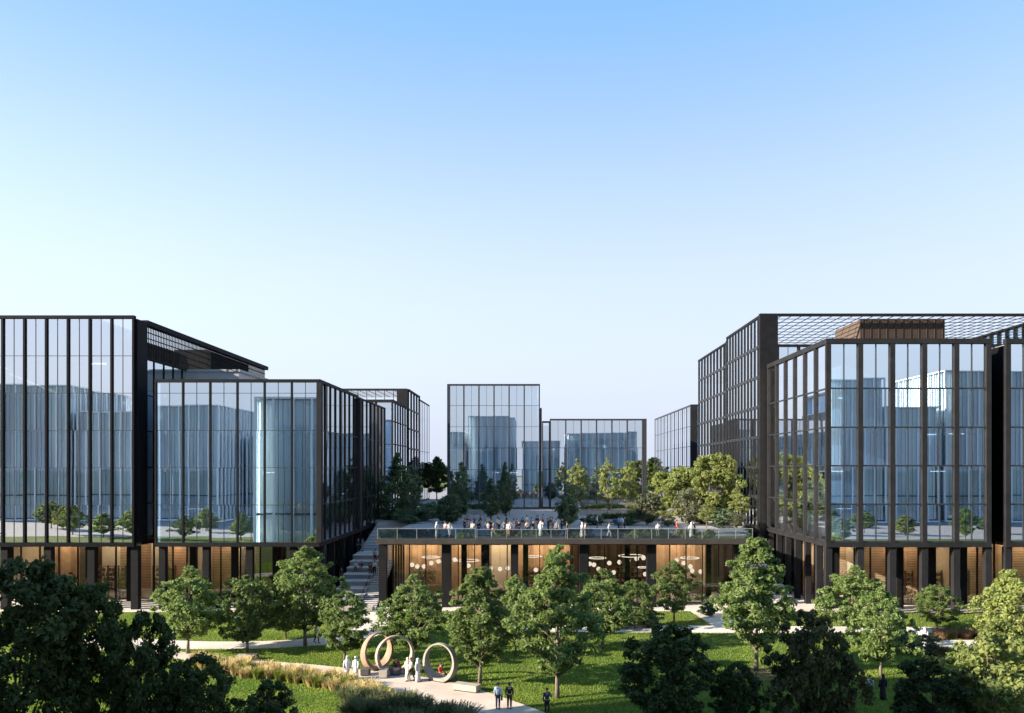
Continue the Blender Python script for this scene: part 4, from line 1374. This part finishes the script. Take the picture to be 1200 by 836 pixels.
edge_px = [(232, 779), (262, 784), (303, 790), (355, 796), (395, 803), (430, 813), (452, 822)]
for i in range(46):
    u = i / 45 * (len(edge_px) - 1)
    a, bb = edge_px[int(u)], edge_px[min(len(edge_px) - 1, int(u) + 1)]
    f = u - int(u)
    px, py = a[0] + (bb[0] - a[0]) * f, a[1] + (bb[1] - a[1]) * f
    for row in range(2):
        clump('tan' if rnd.random() < (.68 if row == 0 else .45) else 'green', px + rnd.uniform(-4, 4), py + row * 5.5 + rnd.uniform(-1.5, 2), rnd.uniform(.8, 1.15))
for i in range(64):
    px = rnd.uniform(404, 548)
    lo = 822 + max(0, (px - 440)) * .22
    clump('grey', px, lo + rnd.uniform(2, 26), rnd.uniform(.8, 1.1))
for i in range(54):
    px = rnd.uniform(1085, 1215)
    clump('red' if rnd.random() < .55 else 'green', px, rnd.uniform(742, 750), rnd.uniform(.7, 1.05))
for i in range(12):
    clump('red', rnd.uniform(1088, 1108), rnd.uniform(763, 768), rnd.uniform(.5, .8))

b = MB()
b.prism(smooth_poly([ground(1080, 750.5), ground(1085, 742), ground(1215, 740), ground(1225, 750)]), -.1, .03)
tag(b.build('planting_bed', M['soil']), 'reddish planting bed beside the pale path', None, kind='structure')
b = MB()
b.prism(smooth_poly([ground(850, 793), ground(868, 782), ground(910, 783), ground(925, 794), ground(890, 800)]), -.1, .03)
tag(b.build('tree_bed', M['soil']), 'bare soil round the tall light green tree', None, kind='structure')


# short grass blades of the lawn
def in_poly(x, y, poly):
    ins = np.zeros(len(x), bool)
    n = len(poly)
    for i in range(n):
        x0, y0 = poly[i]
        x1_, y1_ = poly[(i + 1) % n]
        c = ((y0 > y) != (y1_ > y)) & (x < (x1_ - x0) * (y - y0) / (y1_ - y0 + 1e-12) + x0)
        ins ^= c
    return ins


rng = np.random.default_rng(5)
NB = 420000
yy = 46 + (89 - 46) * rng.random(NB) ** 1.15
xx = (rng.random(NB) * 1.16 - .08) * 1200
xx = (xx - VX) * yy / FPX
keep = np.ones(NB, bool)
for pl in PATHS:
    keep &= ~in_poly(xx, yy, pl)
xx, yy = xx[keep], yy[keep]
nb_ = len(xx)
hh = .05 + .09 * rng.random(nb_)
an = rng.random(nb_) * 6.283
wv = .028 + .02 * rng.random(nb_)
dx, dy = np.cos(an) * wv, np.sin(an) * wv
ln = rng.normal(size=(nb_, 2)) * .05
V = np.stack([np.stack([xx - dx, yy - dy, np.zeros(nb_)], 1), np.stack([xx + dx, yy + dy, np.zeros(nb_)], 1), np.stack([xx + ln[:, 0], yy + ln[:, 1], hh], 1)], axis=1).reshape(-1, 3)
tag(link('grass', np_mesh('grass', V, 3, M['blade'])), 'short mown grass covering the lawn', 'grass', kind='stuff')

# ------------------------------------------------------------------ ring sculptures and benches
def ring(px, py_base, D, yaw, mat, label, W=3.05):
    x, y = GX(px, D), D
    t = thing('ring_sculpture', label, 'sculpture', (x, y, .03), 'three big ring sculptures by the path', yaw)
    b = MB()
    n = 56
    ro = W / 2
    vs, fs = [], []
    for i in range(n):
        a = 2 * math.pi * i / n - math.pi / 2
        k = .5 - .5 * math.sin(a)            # 1 at the bottom, 0 at the top
        th = .11 + .20 * k ** 1.3
        dp = .15 + .26 * k
        ca, sa = math.cos(a), math.sin(a)
        cz = ro - .08
        for (r, d) in ((ro, -dp), (ro, dp), (ro - th, dp), (ro - th, -dp)):
            vs.append((r * ca, d, cz + r * sa))
    for i in range(n):
        j = (i + 1) % n
        for q in range(4):
            fs.append((i * 4 + q, j * 4 + q, j * 4 + (q + 1) % 4, i * 4 + (q + 1) % 4))
    b.add(vs, fs)
    me = b.mesh('ring', M[mat])
    link('ring', me, t)
    bb = MB(); bb.box(-.75, -.5, -.06, .75, .5, .05)
    link('foot_plate', bb.mesh('foot_plate', M['bench_dark']), t)
    return t


DR1, DR2, DR3 = dg(784), dg(790), dg(798)
ring(442, 784, DR1, R(52), 'corten', 'orange rust coloured ring sculpture nearest the white robed pair', 2.95)
ring(463, 790, DR2, R(28), 'clay', 'pinkish brown ring sculpture in the middle of the three', 3.05)
ring(516, 798, DR3, R(-30), 'stone_ring', 'grey stone ring sculpture beside the bench tree', 2.9)


def bench(px, py, w, d, h, mat, label, yaw=0.0):
    x, y = ground(px, py)
    t = thing('bench', label, 'bench', (x, y, .03), 'block benches by the ring sculptures', yaw)
    b = MB(); b.box(-w / 2 + .05, -d / 2 + .05, 0, w / 2 - .05, d / 2 - .05, .08); link('plinth', b.mesh('plinth', M['cord']), t)
    b = MB(); b.box(-w / 2, -d / 2, .08, w / 2, d / 2, h); link('seat', b.mesh('seat', M[mat]), t)


bench(428.5, 791.5, .62, .9, .5, 'bench_dark', 'small black cube seat beside the orange ring')
bench(450, 794, .6, 1.0, .62, 'bench_light', 'pale block seat before the middle ring')
bench(460, 791, 1.3, .7, .55, 'bench_dark', 'dark low block seat inside the middle ring')
bench(547, 810, 1.9, .75, .5, 'bench_light', 'long stone bench under the bench tree', R(-24))
bench(286, 774, 1.2, .6, .42, 'bench_light', 'low pale bench by the path left of the white robed pair', R(-6))
bench(296, 773, .9, .5, .45, 'bench_dark', 'small grey bench end by the path left of the rings', R(-6))

# ------------------------------------------------------------------ people
def skin_eval(name, verts, edges, radii, sub=1, root=0):
    me = bpy.data.meshes.new(name)
    me.from_pydata(verts, edges, [])
    o = bpy.data.objects.new(name, me)
    COL.objects.link(o)
    sk = o.modifiers.new('skin', 'SKIN')
    sk.use_smooth_shade = True
    for i, r in enumerate(radii):
        d = me.skin_vertices[0].data[i]
        d.radius = r if isinstance(r, tuple) else (r, r)
        d.use_root = (i == root)
    if sub:
        ss = o.modifiers.new('sub', 'SUBSURF')
        ss.levels = sub
        ss.render_levels = sub
    dgx = bpy.context.evaluated_depsgraph_get()
    dgx.update()
    out = bpy.data.meshes.new_from_object(o.evaluated_get(dgx))
    bpy.data.objects.remove(o)
    vs = [tuple(v.co) for v in out.vertices]
    fs = [tuple(p.vertices) for p in out.polygons]
    bpy.data.meshes.remove(out)
    return vs, fs


def V3(*a):
    return Vector(a)


def pose(kind):
    """joint positions for a 1.75 m figure facing -Y, feet at z = 0"""
    J = dict(pelvis=V3(0, 0, .95), spine=V3(0, 0, 1.13), chest=V3(0, .005, 1.34), neck=V3(0, .005, 1.49), jaw=V3(0, -.015, 1.57), head=V3(0, -.01, 1.66), top=V3(0, 0, 1.735))
    for s, k in ((-1, 'l'), (1, 'r')):
        J['hip' + k] = V3(.09 * s, 0, .90)
        J['knee' + k] = V3(.10 * s, -.015, .50)
        J['ank' + k] = V3(.10 * s, .02, .085)
        J['toe' + k] = V3(.12 * s, -.15, .035)
        J['sho' + k] = V3(.185 * s, .01, 1.42)
        J['elb' + k] = V3(.235 * s, .03, 1.14)
        J['wri' + k] = V3(.245 * s, -.05, .90)
        J['hand' + k] = V3(.245 * s, -.07, .82)
    if kind == 'walk':
        for s, k, f in ((-1, 'l', 1), (1, 'r', -1)):
            J['knee' + k] = V3(.10 * s, -.16 * f - .03, .51)
            J['ank' + k] = V3(.10 * s, -.22 * f + (.04 if f < 0 else 0), .09 + (.06 if f < 0 else 0))
            J['toe' + k] = V3(.11 * s, -.22 * f - .15, .035 + (.02 if f < 0 else 0))
            J['elb' + k] = V3(.24 * s, .12 * f + .02, 1.15)
            J['wri' + k] = V3(.24 * s, .14 * f - .10, .93)
            J['hand' + k] = V3(.24 * s, .14 * f - .15, .86)
    if kind == 'phone':
        J['elbr'] = V3(.27, -.10, 1.16)
        J['wrir'] = V3(.17, -.20, 1.38)
        J['handr'] = V3(.13, -.15, 1.46)
    if kind == 'sit':
        dz = -.45
        for k in ('pelvis', 'spine', 'chest', 'neck', 'jaw', 'head', 'top'):
            J[k].z += dz
        for s, k in ((-1, 'l'), (1, 'r')):
            for q in ('sho', 'elb', 'wri', 'hand'):
                J[q + k].z += dz
            J['hip' + k] = V3(.09 * s, -.02, .48)
            J['knee' + k] = V3(.13 * s, -.44, .50)
            J['ank' + k] = V3(.13 * s, -.46, .085)
            J['toe' + k] = V3(.14 * s, -.62, .035)
            J['elb' + k] = V3(.24 * s, -.06, .72)
            J['wri' + k] = V3(.16 * s, -.28, .60)
            J['hand' + k] = V3(.13 * s, -.36, .57)
    return J


def finger_set(b, J, k, s):
    w, h = J['wri' + k], J['hand' + k]
    d = (h - w).normalized()
    side = V3(0, -1, 0) if abs(d.y) < .8 else V3(0, 0, 1)
    side = (side - d * side.dot(d)).normalized()
    cur = d.cross(side) * s
    for i, L in enumerate((.075, .085, .08, .062)):
        o = h + side * (.027 - .018 * i)
        b.tube([o - d * .02, o + d * L * .45, o + d * L * .85 - cur * .02, o + d * L - cur * .045], [.0095, .009, .008, .006], 5)
    o = w + d * .03 + side * .03
    b.tube([o, o + side * .03 + d * .03, o + side * .035 + d * .065 - cur * .01], [.011, .010, .007], 5)


PM = {}


def person_meshes(kind, robe=False):
    key = (kind, robe)
    if key in PM:
        return PM[key]
    J = pose(kind)
    names = ['pelvis', 'spine', 'chest', 'neck', 'jaw', 'head', 'top']
    vs = [J[k] for k in names]
    ed = [(0, 1), (1, 2), (2, 3), (3, 4), (4, 5), (5, 6)]
    ra = [(.145, .10), (.125, .085), (.15, .095), (.055, .055), (.066, .078), (.077, .095), (.055, .065)]
    for k in 'lr':
        a = len(vs)
        vs += [J['hip' + k], J['knee' + k], J['ank' + k], J['toe' + k]]
        ra += [.085, .055, .038, (.035, .025)]
        ed += [(0, a), (a, a + 1), (a + 1, a + 2), (a + 2, a + 3)]
        a = len(vs)
        vs += [J['sho' + k], J['elb' + k], J['wri' + k], J['hand' + k]]
        ra += [.056, .04, .028, (.036, .02)]
        ed += [(2, a), (a, a + 1), (a + 1, a + 2), (a + 2, a + 3)]
    b = MB()
    v, f = skin_eval('body', vs, ed, ra)
    b.add(v, f, 0, True)
    for s, k in ((-1, 'l'), (1, 'r')):
        finger_set(b, J, k, s)
    hd = J['head']
    b.ellipsoid(hd + V3(0, -.095, -.02), (.014, .022, .022), 6, 5)
    for s in (-1, 1):
        b.ellipsoid(hd + V3(.033 * s, -.083, .005), (.011, .009, .008), 6, 5, 1)
        b.ellipsoid(hd + V3(.082 * s, .005, -.01), (.012, .022, .032), 6, 5)
    b.ellipsoid(hd + V3(0, -.083, -.068), (.024, .008, .006), 6, 5, 1)
    out = {'body': b.mesh('body', [M['skin'], M['eye']])}
    hb = MB()
    hb.ellipsoid(hd + V3(0, .018, .038), (.092, .105, .085), 12, 8)
    hb.ellipsoid(hd + V3(0, .06, -.02), (.08, .06, .075), 10, 7)
    out['hair'] = hb.mesh('hair', M['hair'])
    # top
    vs = [J['pelvis'] + V3(0, 0, .02), J['spine'], J['chest'], J['neck'] - V3(0, 0, .03)]
    ed = [(0, 1), (1, 2), (2, 3)]
    ra = [(.165, .12), (.15, .108), (.175, .118), (.075, .07)]
    for k in 'lr':
        a = len(vs)
        w = J['wri' + k] * .93 + J['elb' + k] * .07
        vs += [J['sho' + k], J['elb' + k], w]
        ra += [.074, .057, .042]
        ed += [(2, a), (a, a + 1), (a + 1, a + 2)]
    tb = MB()
    v, f = skin_eval('top', vs, ed, ra)
    tb.add(v, f, 0, True)
    out['top'] = tb.mesh('jacket', M['cloth_navy'])
    if robe:
        rb = MB()
        sw = 0
        rb.lathe([(.23, .035), (.225, .3), (.195, .7), (.175, .95), (.165, 1.12), (.19, 1.32), (.185, 1.42), (.10, 1.49), (.07, 1.52)], 18, 0, .78)
        sb = MB()
        for k in 'lr':
            w = J['wri' + k]
            rb.tube([J['sho' + k] - V3(0, 0, .02), J['elb' + k], w], [.085, .075, .082], 10)
        out['robe'] = rb.mesh('robe', M['cloth_white'])
        sc = MB()
        sc.ellipsoid(hd + V3(0, .022, .03), (.105, .118, .10), 12, 8)
        sc.lathe([(.20, 1.36), (.17, 1.42), (.115, 1.50), (.10, 1.58), (.098, 1.66)], 14, 0, .85, 0, .045)
        out['scarf'] = sc.mesh('headscarf', M['cloth_white'])
    else:
        vs = [J['pelvis']]
        ed, ra = [], [(.158, .118)]
        for k in 'lr':
            a = len(vs)
            vs += [J['hip' + k], J['knee' + k], J['ank' + k] + V3(0, 0, .03)]
            ra += [.102, .075, .062]
            ed += [(0, a), (a, a + 1), (a + 1, a + 2)]
        qb = MB()
        v, f = skin_eval('trousers', vs, ed, ra)
        qb.add(v, f, 0, True)
        out['trousers'] = qb.mesh('trousers', M['cloth_black'])
    for k in 'lr':
        sh = MB()
        a, t_ = J['ank' + k], J['toe' + k]
        sh.tube([a + V3(0, .055, -.03), a + V3(0, -.02, -.025), t_ + V3(0, .03, .008), t_ + V3(0, -.03, 0)], [.04, .05, .042, .025], 8)
        out['shoe' + k] = sh.mesh('shoe', M['shoe'])
    PM[key] = out
    return out


NP = [0]


def person(x, y, z, rot, kind, label, top='navy', legs='black', robe=None, scarf=None, hair=None, group=None, s=1.0, bag=False):
    me = person_meshes(kind, robe is not None)
    t = thing('person', label, 'person', (x, y, z), group, rot)
    t.scale = (s, s, s)

    def put(nm, key, mat=None):
        o = link(nm, me[key], t)
        if mat:
            o.material_slots[0].link = 'OBJECT'
            o.material_slots[0].material = M[mat]
        return o
    put('body', 'body')
    if robe:
        put('robe', 'robe', 'cloth_' + robe)
        put('headscarf', 'scarf', 'cloth_' + (scarf or robe))
    else:
        put('jacket', 'top', 'cloth_' + top)
        put('trousers', 'trousers', 'cloth_' + legs)
        put('hair', 'hair', hair)
    for k in 'lr':
        put('shoe', 'shoe' + k)
    return t


def at(px, py, z=0.03):
    return (*ground(px, py, z), z)


Z0 = .03
GP = 'people on the path by the rings'
person(*at(407, 796), R(20), 'stand', 'left one of the white robed pair on the path', robe='white', group=GP)
person(*at(417, 796.5), R(-25), 'stand', 'right one of the white robed pair, blue grey headscarf', robe='white', scarf='pale_blue', group=GP)
person(*at(478, 798), R(150), 'stand', 'person in a long cream robe before the middle ring', robe='cream_cloth', group=GP)
person(*at(481.5, 798.5), R(-60), 'walk', 'person in a pale jacket and black trousers striding past the middle ring', top='cream_cloth', legs='black', group=GP)
person(*at(490, 799), R(60), 'stand', 'person in a white robe and pale blue scarf between the rings', robe='white', scarf='pale_blue', group=GP)
person(GX(465, DR2 + .1), DR2 - .1, .02, R(10), 'sit', 'person in a maroon top seated in the middle ring', top='maroon', legs='grey', group=GP)
person(GX(516.5, DR3), DR3 - .05, .06, R(60), 'sit', 'person in a red top seated in the grey ring', top='red', legs='charcoal', hair='hair', group=GP)
person(*at(583.5, 831), R(160), 'stand', 'person in a pale blue shirt and dark trousers carrying a bag', top='pale_blue', legs='navy', group='men in business clothes')
person(*at(597, 831), R(170), 'stand', 'person in a full dark suit beside the pale blue shirt', top='black', legs='black', group='men in business clothes')
person(*at(641, 838), R(20), 'phone', 'person in a dark suit holding a phone on the grass', top='navy', legs='black', group='men in business clothes')
b = MB(); bx, by = ground(588, 831); b.box(bx - .06, by - .2, .62, bx + .06, by + .2, .92); b.tube([(bx, by - .1, .92), (bx, by - .05, 1.0), (bx, by + .05, 1.0), (bx, by + .1, .92)], .012, 5)
tag(b.build('briefcase', M['bench_dark'], None, (bx, by, .77)), 'dark briefcase held by the person in the pale blue shirt', 'briefcase')
person(*at(371, 754), R(90), 'walk', 'person in a white top and reddish trousers on the side path', top='white', legs='maroon')
person(*at(1078, 757), R(-30), 'stand', 'person in a pale shirt and black trousers on the right path', top='pale_blue', legs='black', group='couple on the right path')
person(*at(1083.5, 758), R(160), 'stand', 'person in a white robe beside the pale shirt on the right path', robe='white', group='couple on the right path')
person(*at(1019, 821), R(165), 'stand', 'person in a white shirt and dark trousers standing on shaded grass', top='white', legs='charcoal', group='pair on the shaded grass')
person(*at(1034.5, 820), R(190), 'stand', 'person in a long black robe standing on shaded grass', robe='black', group='pair on the shaded grass')
person(*at(1129, 806), R(90), 'walk', 'dark haired person half hidden behind the sunlit corner tree', top='pink', legs='black')

# people on the stair
def tier_z(y):
    i = int((y - 91) / 1.78)
    return .02 + .6 * (i + 1) - .01 * i


def step_z(y):
    i = min(30, int((y - 91.1) / .455))
    return .012 + .155 * (i + 1)


for (px, yy_, kd, rt, tp, lg, lab, side) in ((416.5, 100.55, 'sit', 8, 'white', 'charcoal', 'person in a white top sitting on the stair tiers', 't'), (423.5, 100.6, 'sit', -15, 'maroon', 'grey', 'person in a maroon top sitting on the stair tiers', 't'),
                                            (434, 98.6, 'walk', 170, 'maroon', 'charcoal', 'person in a dark red top climbing the narrow steps', 's'), (439, 98.9, 'walk', 10, 'white', 'black', 'person in a white shirt descending the narrow steps', 's'),
                                            (439.5, 102.4, 'walk', 180, 'tan', 'black', 'person in a tan top high on the narrow steps', 's'), (420, 107, 'stand', 30, 'black', 'navy', 'person in black standing on the stair landing', 'l'),
                                            (425, 107.1, 'stand', -40, 'grey', 'tan', 'person in a grey top standing on the stair landing', 'l'), (400, 98.75, 'sit', 0, 'black', 'black', 'person in black sitting at the left end of the tiers', 't')):
    if side == 't':
        z = tier_z(yy_ - .3) - .0
        i = int((yy_ - 91) / 1.78)
        yb_ = 91 + i * 1.78
        zz = .02 + .6 * i - .01 * (i - 1)
        person(GX(px, yb_), yb_ + .14, zz + .1, R(rt), kd, lab, tp, lg, group='people on the grey stair')
    elif side == 's':
        person(GX(px, yy_), yy_, step_z(yy_), R(rt), kd, lab, tp, lg, group='people on the grey stair')
    else:
        person(GX(px, yy_), yy_, 4.83, R(rt), kd, lab, tp, lg, group='people on the grey stair')

# people at the railing
GRL = 'people at the terrace railing'
zt = TZ + .003
for (px, yy_, kd, rt, robe, sc, tp, lg, lab) in ((512, 93.4, 'stand', 60, 'white', None, '', '', 'person in a white robe at the left railing stretch'), (522, 94, 'stand', -30, None, None, 'pink', 'black', 'person in a pink top at the left railing stretch'),
                                                (527, 93.2, 'walk', 20, None, None, 'white', 'white', 'person all in white at the end of the left railing'), (596, 93.8, 'stand', -20, None, None, 'white', 'tan', 'person in white and tan leaning near the middle railing'),
                                                (601, 94, 'stand', 30, None, None, 'white', 'pink', 'person in white and pink near the middle railing'), (633.5, 94.2, 'stand', 170, 'white', None, '', '', 'person in a white robe alone at the middle railing'),
                                                (664.5, 93.1, 'stand', 90, None, None, 'charcoal', 'black', 'dark person at the start of the long railing stretch'), (682, 92.8, 'walk', -70, 'white', None, '', '', 'person in a white robe walking along the long railing'),
                                                (686, 93.4, 'stand', 100, None, None, 'tan', 'grey', 'person in a tan top beside the walking white robe'), (714, 92.6, 'walk', 80, None, None, 'white', 'white', 'person all in white striding along the long railing'),
                                                (771, 92.8, 'stand', 0, None, None, 'white', 'grey', 'person in a white top before the grey green shrub tree'), (793, 96.8, 'stand', 90, None, None, 'red', 'maroon', 'person in bright red under the bright terrace trees'),
                                                (810, 92.8, 'stand', 180, 'white', None, '', '', 'person in a white robe at the right part of the railing'), (813, 94.5, 'stand', 40, None, None, 'black', 'black', 'person in black behind the white robe at the railing')):
    person(GX(px, yy_), yy_, zt, R(rt), kd, lab, tp or 'navy', lg or 'black', robe=robe, scarf=sc, group=GRL)

# crowd on the terrace
tops = ['black', 'navy', 'white', 'maroon', 'grey', 'pink', 'tan', 'charcoal', 'pale_blue', 'cream_cloth', 'red', 'olive']
legs_ = ['black', 'navy', 'grey', 'charcoal', 'tan']
crowd = []
for i in range(36):
    px = 543 + 116 * ((i + .5) / 36) + rnd.uniform(-2, 2)
    crowd.append((px, rnd.choice([94.8, 96, 98, 100, 103, 107, 111]) + rnd.uniform(-.6, .6)))
crowd.sort()
for i, (px, yy_) in enumerate(crowd):
    tp = tops[(i * 7 + i // 5) % len(tops)]
    lg = legs_[(i * 3 + 1) % len(legs_)]
    kd = ['stand', 'walk', 'stand', 'phone', 'walk'][i % 5]
    tn = tp.replace('_cloth', '').replace('_', ' ')
    nth = ORD[i]
    person(GX(px, yy_), yy_, zt, rnd.uniform(0, 6.28), kd, f'person in a {tn} top, {nth} from the left in the terrace crowd' if i < len(ORD) else f'person in a {tn} top, {nth} towards the right in the terrace crowd', tp, lg,
           group='crowd standing on the terrace', s=rnd.uniform(.94, 1.04))
for (px, yy_, tp, lg, lab) in ((699.5, 108, 'white', 'navy', 'person in a white top by the low planter with dark shrubs'), (725, 104, 'blue', 'navy', 'person in a bright blue top by the low planter'), (728.5, 104.6, 'pale_blue', 'grey', 'person in a pale blue top next to the bright blue top'),
                               (732, 103.6, 'black', 'black', 'person in black right of the bright blue top')):
    person(GX(px, yy_), yy_, zt, rnd.uniform(0, 6), 'stand', lab, tp, lg, group='people by the low planter')

# everything is linked; no stray data is kept
bpy.context.view_layer.update()
